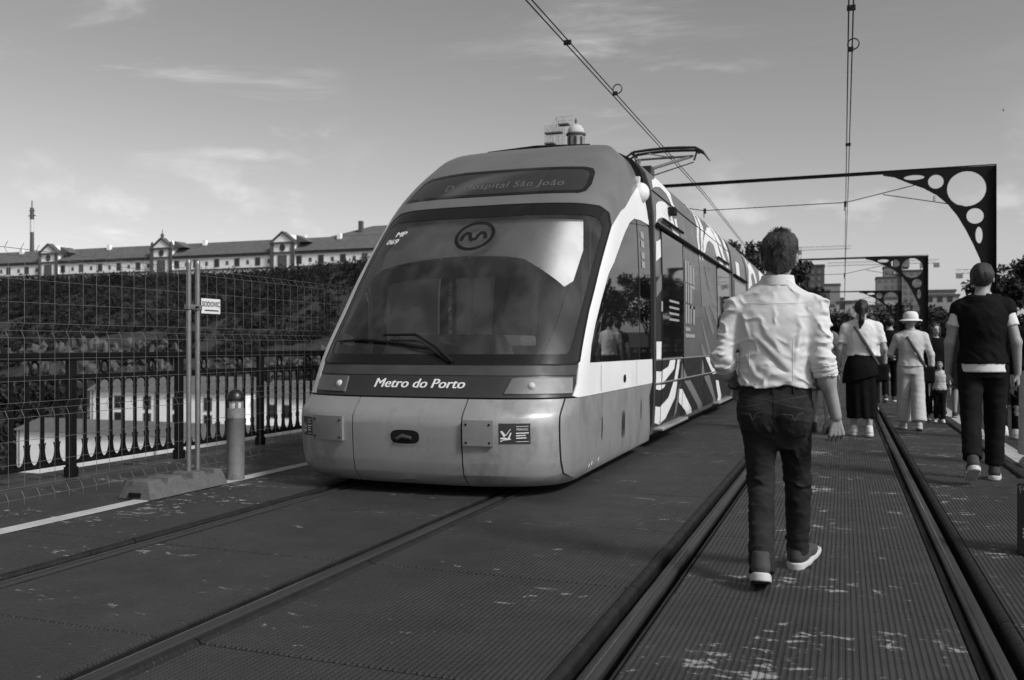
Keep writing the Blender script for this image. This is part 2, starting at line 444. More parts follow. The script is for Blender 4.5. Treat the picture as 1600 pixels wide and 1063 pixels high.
n = 1000
bx_ = rng.uniform(-250, -78, n); by_ = rng.uniform(120, 152, n); bz_ = terrain_h(bx_, by_)
Vr = []; Fr = []
for i in range(n):
    s_ = rng.uniform(.4, 1.5, 3)*np.array([1, .7, 1.3]); q = rng.normal(size=(14, 3)); q /= np.linalg.norm(q, axis=1)[:, None]
    bm = bmesh.new()
    for p in q*s_+np.array([bx_[i], by_[i], bz_[i]+s_[2]*.3]): bm.verts.new(p)
    bmesh.ops.convex_hull(bm, input=bm.verts); bm.verts.index_update(); o_ = len(Vr)
    Vr += [tuple(v.co) for v in bm.verts]; Fr += [tuple(v.index+o_ for v in f.verts) for f in bm.faces]; bm.free()
rk = make('rock_face', (Vr, Fr), mat('cliff_rock', .070, .95, var=.9, vscale=.9, detail=10, bump=1, bscale=2.5, stretch=(1, 1, .22), dirt=.6, dirtscale=.5), fixn=False)
tag(rk, 'rough grey rock face showing through the scrub beside the tram', 'rock', kind='stuff')

def tree(name, label, x, y, z, h, w, seed, group='trees at the far end of the bridge', leaf=.5, dens=1.0, trunk=.35):
    t = thing(name, label, 'tree', (x, y, z), group)
    r = random.Random(seed); b = B()
    b.tube([(x, y, z-1), (x+.1*w*r.uniform(-1,1), y, z+h*.3), (x+.1*w*r.uniform(-1,1), y, z+h*.75)], [h*.028, h*.02, h*.008], 7)
    tips = []
    for k in range(9):
        an = r.uniform(0, 2*PI); rr = w*r.uniform(.3, .5); zz = z+h*r.uniform(.45, .9)
        p = (x+rr*math.cos(an), y+rr*math.sin(an), zz); tips.append(p)
        b.tube([(x, y, z+h*r.uniform(trunk*.6, .55)), p], [h*.010, h*.003], 5)
    make('trunk', b, K['bark'], t, smooth=60)
    cs = [(x, y, z+h*.8)] + tips; rs = [w*.3]+[w*r.uniform(.18, .3) for _ in tips]
    for k in range(int(10*dens)):
        an = r.uniform(0, 2*PI); q = r.random()
        cs.append((x+w*.42*q*math.cos(an), y+w*.42*q*math.sin(an), z+h*(trunk+(1-trunk)*r.uniform(.1, .95)))); rs.append(w*r.uniform(.13, .24))
    make('crown', leaf_clumps(cs, rs, int(170*dens), leaf, seed), K['leaf'], t, fixn=False)
    return t

# ---- bridge deck: slab, tread panels, rails
deck = make('bridge_deck', B().box(-7.05, 3.55, -8, 142, -.75, -.125), K['deck_core'], kind='structure')
make('edge_girder', B().box(-7.25, -7.055, -8, 142, -1.3, -.03), K['iron'], deck)
make('edge_girder', B().box(3.555, 3.75, -8, 142, -1.3, -.03), K['iron'], deck)
Y0 = 2.955; PITCH = 1.4
LANES = [(-7.04, -5.075, K['deck_left']), (-5.055, -4.128, K['deck_side']), (-3.898, -2.662, K['deck_mid']), (-2.432, -1.006, K['deck_mid']),
         (-.776, .458, K['deck_walk']), (.688, 1.495, K['deck_side']), (1.545, 3.54, K['deck_left'])]
for (xa, xb, m_) in LANES:
    proto = None; far = B()
    for k in range(-6, 99):
        y = Y0 + k*PITCH
        if k < 11:
            dz = random.uniform(-.003, .002)
            if proto is None:
                b = B(); b.box(xa-xa, xb-xa, .005, PITCH-.005, -.118, 0)
                proto = make('panel', b, m_, None, bevel=.006); proto.parent = deck; proto.location = (xa, y, dz)
            else:
                link_copy(proto, (xa, y, dz), deck)
        else:
            far.box(xa, xb, y+.005, y+PITCH-.005, -.118, 0)
    make('distant_panels', far, m_, deck, kind='stuff', fixn=False)

def rail_track(x, side, label):
    """side -1: rounded guard plate on the left, +1 on the right"""
    t = thing('rail', label, 'rail', (x, 0, 0), 'tram rails set in the deck', None)
    s = side
    prof = [(-.075,-.123),(-.075,-.112),(-.02,-.095),(-.012,-.04),(-.036,-.03),(-.036,-.012),(-.030,-.003),(-.018,.002),(0,.0045),(.018,.002),(.030,-.003),(.036,-.012),(.036,-.03),(.012,-.04),(.02,-.095),(.075,-.112),(.075,-.123)]
    make('rail_head', B().prism(prof, lambda u, v, a: (x+u, a, v), -8, 142), K['rail'], t, smooth=30)
    make('running_band', B().box(x-s*.008-.005, x-s*.008+.005, -8, 142, .0, .0062), K['railtop'], t)
    # inner angle iron
    ia = [(-.078*s,-.10),(-.080*s,-.006),(-.085*s,.002),(-.091*s,-.004),(-.093*s,-.10)]
    make('angle_iron', B().prism(ia, lambda u, v, a: (x+u, a, v), -8, 142), K['lip'], t, smooth=30)
    # rounded guard plates, one per panel
    arc = [(.175, 0.0)] + [(.118+.045*math.cos(R(a)), .018*math.sin(R(a))+.006) for a in range(60, -1, -15)][::-1][::-1]
    out = [(.131,-.10),(.131,-.006)] + [(.104+.027*math.cos(R(a)), -.012+.026*math.sin(R(a))) for a in range(20, 181, 16)] + [(.077,-.11),(.090,-.11)]
    proto = None
    for k in range(-6, 28):
        y = Y0 + k*PITCH
        if proto is None:
            b = B().prism([(u*s, v) for u, v in out], lambda u, v, a: (u, a, v), .004, PITCH-.004)
            proto = make('guard_plate', b, K['lip'], None, smooth=50); proto.parent = t; proto.location = (0, y, 0)
        else: link_copy(proto, (0, y, 0), t)
    return t
rail_track(-.873, -1, 'steel rail running past the left foot of the man in the white shirt')
rail_track(.555, 1, 'rightmost steel rail, running between the women and the man in the vest')
rail_track(-2.565, 1, 'steel rail emerging from under the right half of the tram nose')
rail_track(-3.995, -1, 'leftmost steel rail, nearest the mesh fence and the bollard')

make('road_marking', B().box(-5.16, -5.02, -8, 142, .0015, .005), K['line'], kind='structure')
make('road_marking', B().box(1.66, 1.86, -8, 142, .0015, .005), K['line'], kind='structure')
make('kerb', B().box(1.50, 1.575, -8, 142, -.1, .035), mat('kerb_iron', .016, .5, var=.3, vscale=5), bevel=.008, kind='structure')

# ---- ornamental railings
def baluster_mesh():
    b = B(); h = .079
    b.box(-.0135, .0135, -.012, .012, .13, .90)
    for z, w in ((.80, .034), (.30, .036)):        # flared collars
        b.frame(-w*.55, w*.55, -w*.5, w*.5, z-.012, z+.03, .006)
    b.add([(-.036,-.008,.335),(-.014,-.008,.27),(-.014,.008,.27),(-.036,.008,.335)], [(0,1,2,3)])
    b.add([(.036,-.008,.335),(.014,-.008,.27),(.014,.008,.27),(.036,.008,.335)], [(0,1,2,3)])
    for sgn in (-1, 1):
        b.tube([(sgn*(h-.064*math.cos(R(a))), 0, .835+.05*math.sin(R(a))) for a in range(0, 91, 15)], .011, 5, cap=False)
        b.tube([(sgn*(h-.062*math.cos(R(a))), 0, .29-.15*math.sin(R(a))) for a in range(0, 91, 15)], .010, 5, cap=False)
        b.tube([(sgn*.012, 0, .20), (sgn*.04, 0, .135)], .008, 5)
    return b
def railing(x, ys, label, near, group):
    t = thing('bridge_railing', label, 'railing', (x, ys[0], 0), group)
    y0, y1 = ys[0], ys[-1]
    make('top_rail', B().box(x-.045, x+.045, y0, y1, 1.09, 1.135).box(x-.03, x+.03, y0, y1, 1.06, 1.09), K['iron'], t, bevel=.006)
    make('middle_rail', B().box(x-.02, x+.02, y0, y1, .895, .935), K['iron'], t, bevel=.004)
    make('bottom_rail', B().box(x-.022, x+.022, y0, y1, .115, .145), K['iron'], t, bevel=.004)
    post = bal = ring = None; far = B()
    bm_ = baluster_mesh()
    for i, y in enumerate(ys):
        if post is None:
            b = B().box(-.036, .036, -.036, .036, 0, 1.062).box(-.046, .046, -.046, .046, 0, .09).box(-.043, .043, -.043, .043, .90, .93)
            post = make('post', b, K['iron'], None, bevel=.005); post.parent = t; post.location = (0, y-y0, 0)
        else: link_copy(post, (0, y-y0, 0), t)
        if i == len(ys)-1: break
        st = (ys[i+1]-y)/9
        for k in range(1, 9):
            yy = y+st*k
            if near:
                if bal is None:
                    b = B(); b.add([(q[1], q[0], q[2]) for q in bm_.v], bm_.f)
                    bal = make('baluster', b, K['iron'], None, smooth=40); bal.parent = t; bal.location = (0, yy-y0, 0)
                else: link_copy(bal, (0, yy-y0, 0), t)
            else:
                far.box(x-.013, x+.013, yy-.014, yy+.014, .14, .90)
                far.box(x-.012, x+.012, yy-.06, yy+.06, .85, .89)
        for k in (2.5, 6.5):
            yy = y+st*k
            if near:
                if ring is None:
                    b = B().tube([(0, .045*math.cos(R(a)), .998+.058*math.sin(R(a))) for a in range(0, 360, 30)], .012, 6, closed=True)
                    b.tube([(0, -.06, .94), (0, -.045, .998), (0, -.065, 1.055)], .009, 5).tube([(0, .06, .94), (0, .045, .998), (0, .065, 1.055)], .009, 5)
                    ring = make('ring_ornament', b, K['iron'], None, smooth=40); ring.parent = t; ring.location = (0, yy-y0, 0)
                else: link_copy(ring, (0, yy-y0, 0), t)
            else: far.box(x-.01, x+.01, yy-.05, yy+.05, .94, 1.06)
    if not near: make('distant_balusters', far, K['iron'], t, kind='stuff', fixn=False)
    return t
railing(-6.64, [6.30+1.42*k for k in range(-6, 11)], 'black ornamental iron railing behind the mesh fence on the left', True, None)
railing(-6.64, [6.30+1.42*k for k in range(10, 96)], 'far stretch of the left iron railing, behind the tram', False, None)
railing(3.15, [2.04+1.42*k for k in range(-6, 98)], 'dark iron railing along the right side behind the walking crowd', False, None)

# ---- temporary mesh fence
FX = -5.17
def fence_panel(y0, y1, label):
    t = thing('mesh_fence', label, 'fence', (FX, y0, 0), 'temporary mesh fence panels')
    for y in (y0, y1):
        make('fence_post', B().tube([(FX, y, .03), (FX, y, 1.915)], .021, 14).lathe([(.0225, 0), (.0225, .03), (.012, .042)], FX, y, 14, 1.885), K['galv'], t, smooth=50)
    b = B(); r = .0017
    fold = lambda z: -.0 + (-.030 if abs(z-1.30) < .006 or abs(z-.765) < .006 or abs(z-.225) < .006 else 0)
    zs = [.17, .20, .225, .25, .405, .56, .715, .74, .765, .79, .96, 1.11, 1.25, 1.275, 1.30, 1.325, 1.49, 1.645, 1.80]
    zs = [z for z in zs if z not in (.20, .74, 1.275)]
    for z in zs:
        if z in (.79,): z = .815
        if z == 1.325: z = 1.35
        b.tube([(FX+fold(z), y0, z), (FX+fold(z), y1, z)], r*1.15, 5)
    m = int((y1-y0)/.121)
    for k in range(1, m):
        y = y0+k*(y1-y0)/m
        pl = [(FX, y, .13), (FX, y, .175), (FX-.03, y, .225), (FX, y, .255), (FX, y, .715), (FX-.03, y, .765), (FX, y, .815), (FX, y, 1.25), (FX-.03, y, 1.30),
              (FX, y, 1.35), (FX, y, 1.80), (FX-.035, y, 1.85), (FX-.005, y, 1.89)]
        b.tube(pl, r, 5)
    b.tube([(FX-.035, y0, 1.852), (FX-.035, y1, 1.852)], r*1.2, 5)
    make('wire_mesh', b, K['mesh'], t, kind='stuff', fixn=False)
    return t
fence_panel(2.78, 6.13, 'left wire mesh fence panel, cut off by the left edge of the photo')
fence_panel(6.24, 9.6, 'right wire mesh fence panel running behind the tram nose')
cl_ = thing('fence_clamp', 'small metal clamp joining the two fence posts', 'clamp', (FX, 6.18, 1.53))
make('clamp_body', B().box(FX-.028, FX+.028, 6.10, 6.27, 1.50, 1.545), K['galv'], cl_, bevel=.006)
make('clamp_bolt', B().tube([(FX+.02, 6.185, 1.523), (FX+.055, 6.185, 1.523)], .008, 8), K['rubber'], cl_)
sg = thing('fence_sign', 'small white rectangular sign with dark lettering on the mesh fence', 'sign', (FX+.02, 6.39, 1.55))
make('sign_plate', B().box(FX+.014, FX+.018, 6.268, 6.515, 1.475, 1.605), mat('sign_white', .62, .5), sg, bevel=.001)
v, f = text_mesh('SODOVIC', .062, thick=.0006, wide=.86, bold=.0012)
make('lettering', B().add([(FX+.0195, 6.392+p[0], 1.555+p[1]) for p in v], f), mat('sign_ink', .03, .6), sg, fixn=False)
make('lettering_line', B().box(FX+.0185, FX+.0195, 6.31, 6.49, 1.497, 1.508), bpy.data.materials['sign_ink'], sg)
# concrete foot
cb = thing('concrete_fence_foot', 'grey concrete block foot holding the mesh fence posts beside the bollard', 'concrete block', (FX+.01, 5.95, 0))
prof = [(5.50,.004),(6.42,.004),(6.42,.05),(6.40,.135),(6.31,.145),(6.30,.105),(6.19,.105),(6.18,.145),(6.05,.145),(6.03,.10),(5.93,.10),(5.91,.145),(5.76,.145),(5.74,.105),(5.70,.10),(5.68,.145),(5.53,.145)]
lo = [(FX+.165, u, v) if True else None for u, v in prof]
b = B(); npf = len(prof)
vsA = [(FX+.01-(.165-.06*v/.145), u, v) for u, v in prof]; vsB = [(FX+.01+(.165-.06*v/.145), u, v) for u, v in prof]
fs = [(i, (i+1) % npf, npf+(i+1) % npf, npf+i) for i in range(npf)]
for tr in tessellate_polygon([[Vector((u, v, 0)) for u, v in prof]]): fs.append(tuple(tr)); fs.append(tuple(npf+i for i in reversed(tr)))
b.add(vsA+vsB, fs)
make('block', b, K['concrete'], cb, bevel=.008, seg=2)
make('grip_recess', B().box(FX-.04, FX+.07, 5.494, 5.52, .02, .055), K['rubber'], cb)
make('post_socket', B().lathe([(.035, 0), (.035, .012)], FX, 6.13, 12, .10), K['rubber'], cb)
make('post_socket', B().lathe([(.035, 0), (.035, .012)], FX, 6.24, 12, .10), K['rubber'], cb)

# ---- bollard
bo = thing('bollard', 'grey metal bollard with a black ball top and reflective collar', 'bollard', (-5.10, 6.66, 0))
make('shaft', B().lathe([(.08, 0), (.08, .012), (.077, .02), (.077, .55), (.0785, .552), (.0785, .558), (.077, .56), (.077, .63), (.074, .64), (.05, .642)], -5.10, 6.66, 32), K['bollard'], bo, smooth=40)
make('collar', B().lathe([(.052, 0), (.055, .02), (.055, .055), (.05, .075)], -5.10, 6.66, 24, .64), K['reflect'], bo, smooth=40)
for k in range(6):
    an = k*PI/3+.3
    make('collar_rib', B().tube([(-5.10+.06*math.cos(an), 6.66+.06*math.sin(an), .64), (-5.10+.06*math.cos(an), 6.66+.06*math.sin(an), .715)], .012, 6), K['bollard'], bo, smooth=60)
make('ball_top', B().lathe([(.05, -.005), (.076, .0), (.0785, .012)] + [(.0785*math.cos(R(a)), .012+.088*math.sin(R(a))) for a in range(8, 90, 8)] + [(.004, .10)], -5.10, 6.66, 32, .71), K['blackp'], bo, smooth=50)

# ---- overhead gantries
def gantry(y, ztop, label, group='overhead line gantries across the bridge'):
    t = thing('overhead_gantry', label, 'gantry', (-1.72, y, 0), group)
    xr, xl = 3.22, -6.66
    H = ztop; arcR = 0
    for s, xo in ((1, xr), (-1, xl)):
        # post with spandrel bracket: plate in the cross plane with round holes
        X = lambda u: xo - s*u
        outer = [(0, 0), (0, H), (2.35, H+.02), (2.35, H-.075)]
        ap = [(2.35,.08),(2.1,.13),(1.78,.29),(1.48,.42),(1.2,.60),(.97,.82),(.77,1.10),(.60,1.42),(.45,1.75),(.31,2.1),(.22,2.5),(.17,3.0)]
        outer += [(u, H-v) for u, v in ap[1:]] + [(.16, 0)]
        holes = [circ(.585, H-.49, .405), circ(1.22, H-.29, .165), circ(.41, H-1.12, .18), circ(.33, H-1.56, .075, .19), circ(1.68, H-.165, .22, .062)]
        v, f = fill2d([outer]+holes, .035)
        make('spandrel_bracket', B().add([(X(p[0]), y+p[2], p[1]) for p in v], f), K['gantry'], t)
        make('post_flange', B().box(min(X(-.012), X(0.0)), max(X(-.012), X(0.0)), y-.11, y+.11, 0, H+.012), K['gantry'], t)
        make('base_plate', B().box(xo-.16, xo+.16, y-.16, y+.16, .002, .03), K['gantry'], t, bevel=.004)
    make('beam', B().box(xl+2.32, xr-2.32, y-.03, y+.03, H-.045, H+.01).box(xl-.01, xr+.01, y-.05, y+.05, H+.022, H+.03), K['gantry'], t)
    b = B()
    zc = H-.66
    b.tube([(xr-1.62, y, H-.33), (.05, y, zc), (-3.3, y, zc-.02), (xl+1.62, y, H-.33)], .011, 6)
    b.tube([(xr-2.35, y, H-.52), (xr-.65, y, H-.88)], .011, 6).tube([(xl+2.35, y, H-.52), (xl+.65, y, H-.88)], .011, 6)
    make('span_wire', b, K['wire'], t, smooth=60)
    for xx in (.04, -3.27):
        make('wire_hanger', B().box(xx-.03, xx+.03, y-.03, y+.03, zc-.10, zc+.03).tube([(xx-.02, y, zc-.1), (xx-.02, y, zc-.2)], .012, 6), K['wire'], t)
    for xx, zz in ((xr-1.25, H-.75+.10), (xl+1.25, H-.75+.10)):
        make('insulator', B().lathe([(.012, -.06), (.035, -.04), (.02, -.02), (.04, 0), (.02, .02), (.035, .04), (.012, .06)], xx, y, 10, zz-.02), K['reflect'], t, smooth=50)
    return t
gantry(22.8, 5.27, 'nearest dark iron gantry with round holes in its bracket')
gantry(40.1, 4.86, 'second dark iron gantry, behind the woman in the sun hat')
gantry(57.7, 4.45, 'farthest small iron gantry beyond the ponytailed woman')

def track_wire(x0, label, xs=(.0, .05)):
    t = thing('overhead_wire', label, 'wire', (x0, 0, 5.05), 'overhead contact wires')
    pts = [(-9, 5.12), (5.4, 5.09), (14, 4.98), (22.8, 5.06-.64+.5), (40.1, 4.62), (57.7, 4.2), (76, 3.7)]
    pts = [(-9, 5.06), (5.4, 5.05), (22.8, 5.02-.02), (40.1, 4.55), (57.7, 4.15), (76, 3.7)]
    for dx in xs:
        make('contact_wire', B().tube([(x0+dx*(1 if y < 30 else .4), y, z+dx*.3) for y, z in pts], .0085, 6), K['wire'], t, smooth=60)
    for yy in (10.9, 18.2):
        z = np.interp(yy, [q[0] for q in pts], [q[1] for q in pts])
        make('wire_clip', B().box(x0-.02, x0+.075, yy-.02, yy+.02, z-.02, z+.035), K['wire'], t)
    return t
track_wire(.055, 'pair of overhead wires dropping straight down from the top of the photo')
track_wire(-3.31, 'pair of overhead wires slanting over the tram roof to the pantograph')
for (x, y, z, lab) in ((-3.27, 13.4, 5.10, 'small wire loop on the overhead wire above the tram'), (.09, 12.4, 5.08, 'small wire loop on the overhead wire above the walking man')):
    o = thing('wire_loop', lab, 'wire loop', (x, y, z), 'wire loops on the overhead wires')
    make('loop', B().tube([(x+.07*math.cos(R(a))+.03, y, z+.02+.07*math.sin(R(a))) for a in range(0, 360, 24)], .009, 6, closed=True), K['wire'], o, smooth=60)
    make('loop_clamp', B().box(x-.04, x+.03, y-.03, y+.03, z-.07, z-.02), K['wire'], o)

# ================================================================== BACKGROUND BUILDINGS
K['plaster'] = mat('white_plaster', 0.88, 0.9, var=.10, vscale=.5, dirt=.25, dirtscale=.35)
K['plaster2'] = mat('old_plaster', 0.55, 0.9, var=.12, vscale=.6, dirt=.35, dirtscale=.5)
K['stone'] = mat('dark_granite', 0.085, 0.9, var=.3, vscale=1.2)
K['roof'] = mat('tile_roof', 0.105, 0.9, var=.25, vscale=.8, bump=.6, bscale=6, stretch=(1, .2, 1))
K['wdark'] = mat('window_dark', 0.022, 0.12)
K['wframe'] = mat('window_frame', 0.14, 0.7)
K['shutter'] = mat('window_shutter', 0.10, 0.7)

t = thing('long_white_building', 'long white building with pedimented bays and tiled roof on the hill', 'building', (-190, 224, 20))
FY = 224.0
make('wall', B().box(-330, -112, FY, FY+11, 12, 28.3), K['plaster'], t)
make('string_course', B().box(-330.1, -112, FY-.22, FY, 24.1, 24.5), K['stone'], t)
make('cornice', B().box(-330.2, -111.8, FY-.5, FY-.01, 28.0, 28.75), K['stone'], t)
make('roof', B().prism([(FY-.8, 28.76), (FY+11.8, 28.76), (FY+6.0, 33.2), (FY+5.0, 33.2)], lambda u, v, a: (a, u, v), -331, -111), K['roof'], t)
for k, xx in enumerate((-262, -224, -186, -150, -138)):
    make('roof_vent', B().box(xx-.6, xx+.6, FY+3.4, FY+4.4, 32.2, 33.9), K['plaster'], t)
big = [-270.8, -263.5, -255.3, -239.5, -231.8, -223.9, -216.2, -208.5, -193.4, -186.2, -178.4, -171.0, -163.6, -149.2, -141.8, -134.5, -127.4, -120]
small = [-266.8, -258.9, -250.9, -235.4, -227.6, -220, -212.2, -204.5, -189.8, -182.2, -174.6, -167.2, -159.6, -145.4, -138, -130.8, -123.6]
for xx in big:
    w = make('window', B().box(xx-.95, xx+.95, FY-.10, FY+.02, 25.0, 27.45), K['wframe'], t)
    make('pane', B().box(xx-.72, xx-.03, FY-.13, FY-.102, 25.2, 27.25).box(xx+.03, xx+.72, FY-.13, FY-.102, 25.2, 27.25), K['wdark'] if random.random() < .5 else K['shutter'], w)
for xx in small:
    w = make('window', B().box(xx-.5, xx+.5, FY-.08, FY+.02, 25.55, 26.75), K['wframe'], t)
    make('pane', B().box(xx-.36, xx+.36, FY-.11, FY-.082, 25.7, 26.6), K['shutter'], w)
for xx in (-176.5, -168.3, -162.2):
    w = make('window', B().box(xx-.95, xx+.95, FY-.08, FY+.02, 21.8, 23.3), K['wframe'], t)
    make('pane', B().box(xx-.8, xx+.8, FY-.11, FY-.082, 21.95, 23.15), K['wdark'], w)
make('arched_door', B().prism([(-1.9, 20)] + [(1.9, 20)] + [(1.9*math.cos(R(a)), 21.6+1.7*math.sin(R(a))) for a in range(0, 181, 20)], lambda u, v, a: (-227.3+u, a, v), FY-.12, FY+.05), K['wdark'], t)
for gi, gx_ in enumerate((-244.9, -198.6, -154.3)):
    p = make('pedimented_bay', B().box(gx_-3.6, gx_+3.6, FY-.9, FY+6, 14, 31.3).prism([(-3.9, 31.3), (3.9, 31.3), (0, 34.2)], lambda u, v, a: (gx_+u, a, v), FY-.9, FY+7), K['plaster'], t)
    for s in (-1, 1):
        make('pilaster', B().box(gx_+s*3.6-.6, gx_+s*3.6+.6, FY-1.25, FY-.88, 15, 31.2).frame(gx_+s*3.6-1.1, gx_+s*3.6+1.1, FY-1.7, FY-.885, 15, 23.2, .28), K['stone'], p)
        make('raking_cornice', B().obox((gx_+s*2.0, FY-.2, 33.05), 2.5, 1.1, .22, Matrix.Rotation(R(s*36.5), 3, 'Y')), K['stone'], p)
    make('bay_cornice', B().box(gx_-4.3, gx_+4.3, FY-1.4, FY+.5, 31.1, 31.55).box(gx_-3.0, gx_+3.0, FY-1.15, FY-.89, 28.0, 28.7), K['stone'], p)
    make('oculus', B().prism(circ(0, 29.9, .95, 1.05, 16), lambda u, v, a: (gx_+u, a, v), FY-1.05, FY-.9), K['wdark'], p)
    dr = make('door_surround', B().box(gx_-1.5, gx_+1.5, FY-1.12, FY-.905, 23.9, 27.7), K['stone'], p)
    make('door', B().box(gx_-1.0, gx_+1.0, FY-1.18, FY-1.125, 24.0, 27.3), K['shutter'], dr)
    make('balcony', B().box(gx_-2.1, gx_+2.1, FY-2.0, FY-.91, 23.3, 24.0), K['stone'], p)
    if gi == 1:
        for s in (-1, 1): make('finial', B().lathe([(.45, 0), (.3, .5), (.42, 1.0), (.5, 1.3), (.1, 2.1)], gx_+s*3.7, FY-.8, 10, 31.5), K['stone'], p)
        make('finial', B().lathe([(.5, 0), (.35, .6), (.5, 1.2), (.55, 1.5), (.1, 2.3)], gx_, FY-.5, 10, 34.0), K['stone'], p)
    make('bay_roof', B().prism([(0, 31.5), (5.6, 31.5), (0, 33.6)], lambda u, v, a: (gx_+4.0+u*.75, a, v), FY+.2, FY+5), K['roof'], p)

t = thing('hipped_roof_building', 'building with hipped tile roof and chimney above the long white building', 'building', (-140, 256, 30))
make('wall', B().box(-153, -100, 251, 266, 20, 36.2), K['stone'], t)
make('roof', B().add([(-155,250,36.2),(-98,250,36.2),(-98,267,36.2),(-155,267,36.2),(-144,258.5,40.2),(-108,258.5,40.2)], [(0,1,5,4),(1,2,5),(2,3,4,5),(3,0,4),(0,3,2,1)]), K['roof'], t)
make('chimney', B().box(-146.2, -144.9, 252.8, 254, 36.4, 41.2), K['stone'], t)

t = thing('banded_mast', 'tall red-and-white banded radio mast far left behind the roof'.replace('red-and-white', 'dark-and-white'), 'mast', (-361.5, 320, 20))
for z0, z1, m_ in ((20, 46, K['stone']), (46, 55, mat('mast_dark', .07, .6)), (55, 61, mat('mast_white', .6, .6)), (61, 66.6, bpy.data.materials['mast_dark'])):
    make('mast_section', B().tube([(-361.5, 320, z0), (-361.5, 320, z1)], [.95, .85], 8), m_, t)
make('antenna', B().tube([(-361.5, 320, 66.6), (-361.5, 320, 70)], .25, 6).box(-363.6, -359.4, 319.7, 320.3, 62.6, 63.0).box(-363, -360, 319.7, 320.3, 65, 65.4), bpy.data.materials['mast_dark'], t)
t = thing('roof_aerial', 'thin aerial pole rising from the roof of the long building', 'aerial', (-205.2, 232, 30))
make('pole', B().tube([(-205.2, 231, 31), (-205.2, 231, 38.4)], .10, 6), K['stone'], t)
t = thing('grey_roof_building', 'low building with grey roof at the far left behind the long building', 'building', (-300, 262, 20))
make('wall', B().box(-345, -258, 262, 275, 15, 33.4), K['plaster2'], t)
make('roof', B().prism([(260, 33.4), (277, 33.4), (268.5, 37.6)], lambda u, v, a: (a, u, v + (a+345)*-.012), -346, -257), K['roof'], t)

# dome under scaffolding
t = thing('domed_church_lantern', 'small stone dome with lantern windows peeking over the tram roof', 'dome', (-74.2, 255, 40))
dm = K['plaster2']; dx, dy = -74.2, 255.0
make('drum', B().lathe([(3.4, 44), (3.4, 57), (3.0, 58.2), (2.6, 59.4), (2.45, 60), (2.45, 63.2)], dx, dy, 20), mat('dome_stone', .28, .9, var=.25, vscale=.8), t, smooth=30)
make('church_body', B().box(dx-9, dx+9, dy-8, dy+14, 10, 46).frame(dx-5, dx+5, dy-5, dy+5, 46, 56, 1.2), K['plaster2'], t)
make('dome_cornice', B().lathe([(2.5, 63.15), (2.95, 63.3), (2.95, 63.75), (2.6, 63.9)], dx, dy, 20), K['stone'], t, smooth=30)
make('dome_cap', B().lathe([(2.55*math.cos(R(a)), 63.9+2.7*math.sin(R(a))) for a in range(0, 90, 10)] + [(.15, 66.65)], dx, dy, 20), mat('dome_cap', .45, .7, var=.15, vscale=.8), t, smooth=50)
make('dome_finial', B().lathe([(.3, 66.5), (.2, 67), (.42, 67.4), (.3, 67.8), (.05, 68.6)], dx, dy, 8), K['stone'], t, smooth=50)
for k in range(8):
    an = k*PI/4+.2
    cx_, cy_ = dx+2.42*math.cos(an), dy+2.42*math.sin(an); ca, sa = math.cos(an), math.sin(an)
    make('lantern_window', B().prism([(-.45, 60.3), (.45, 60.3)] + [(.45*math.cos(R(a)), 62.2+.5*math.sin(R(a))) for a in range(0, 181, 30)], lambda u, v, a: (cx_-sa*u+ca*a, cy_+ca*u+sa*a, v), -.3, .12), K['wdark'], t)
t = thing('church_scaffold', 'light scaffolding tower with plank decks beside the dome', 'scaffold', (-80, 254, 45))
b = B()
for xx in (-83, -81.2, -79.4, -77.6):
    for yy in (252.5, 254.5):
        top = 66.2 if xx < -80 else 68.6
        b.tube([(xx, yy, 45), (xx, yy, top)], .05, 5)
for zz in (58, 59, 61.1, 62.1, 63.2, 64.3, 65.2, 66.2): b.tube([(-83, 252.5, zz), (-77.6, 252.5, zz)], .045, 5).tube([(-83, 254.5, zz), (-77.6, 254.5, zz)], .045, 5)
for zz in (67.3, 68.5): b.tube([(-79.4, 252.5, zz), (-74.5, 252.5, zz)], .045, 5)
b.tube([(-83, 252.5, 60.6), (-79.4, 252.5, 66)], .04, 5).tube([(-81, 252.5, 66), (-79.4, 252.5, 68.5)], .04, 5)
make('scaffold_tubes', b, K['mesh'], t, kind='stuff', fixn=False)
make('plank_deck', B().box(-83.2, -78, 252.3, 254.7, 64.0, 64.35), K['wframe'], t)
make('plank_deck', B().box(-83.2, -80.3, 252.3, 254.7, 60.9, 61.3), K['wframe'], t)
make('plank_deck', B().box(-79.0, -75.8, 252.3, 254.7, 66.2, 66.6), K['wframe'], t)

# white houses on the quay, seen through the railing
def quay_house(name, label, x0, x1, y, zb, ze, zr, wins, rows, group='white houses below the bridge'):
    t = thing(name, label, 'house', ((x0+x1)/2, y, zb), group)
    make('wall', B().box(x0, x1, y, y+9, zb, ze), K['plaster'], t)
    make('roof', B().prism([(y-.5, ze), (y+9.5, ze), (y+4.6, zr)], lambda u, v, a: (a, u, v), x0-.5, x1+.5), K['roof'], t)
    for r_, z in enumerate(rows):
        for xx in wins:
            w = make('window', B().box(xx-.75, xx+.75, y-.09, y+.02, z-1.0, z+1.0), K['wframe'], t)
            make('pane', B().box(xx-.58, xx+.58, y-.12, y-.092, z-.85, z+.85), K['wdark'], w)
    for xx in (x0+.6, (x0+x1)/2-1):
        make('drainpipe', B().tube([(xx, y-.1, zb), (xx, y-.1, ze)], .09, 6), K['wframe'], t)
    return t
quay_house('white_house', 'two-storey white house seen through the railing below the bridge', -112, -84, 110, -17, -5.9, -3.6, [-106.3, -100.6, -95.0, -89.2], [-7.6, -10.2])
quay_house('white_house', 'white house with dark windows behind the railing next to the tram nose', -82.5, -60, 113, -17, -6.6, -4.2, [-80, -77.4, -73.8, -70, -66], [-8.6, -12.2])
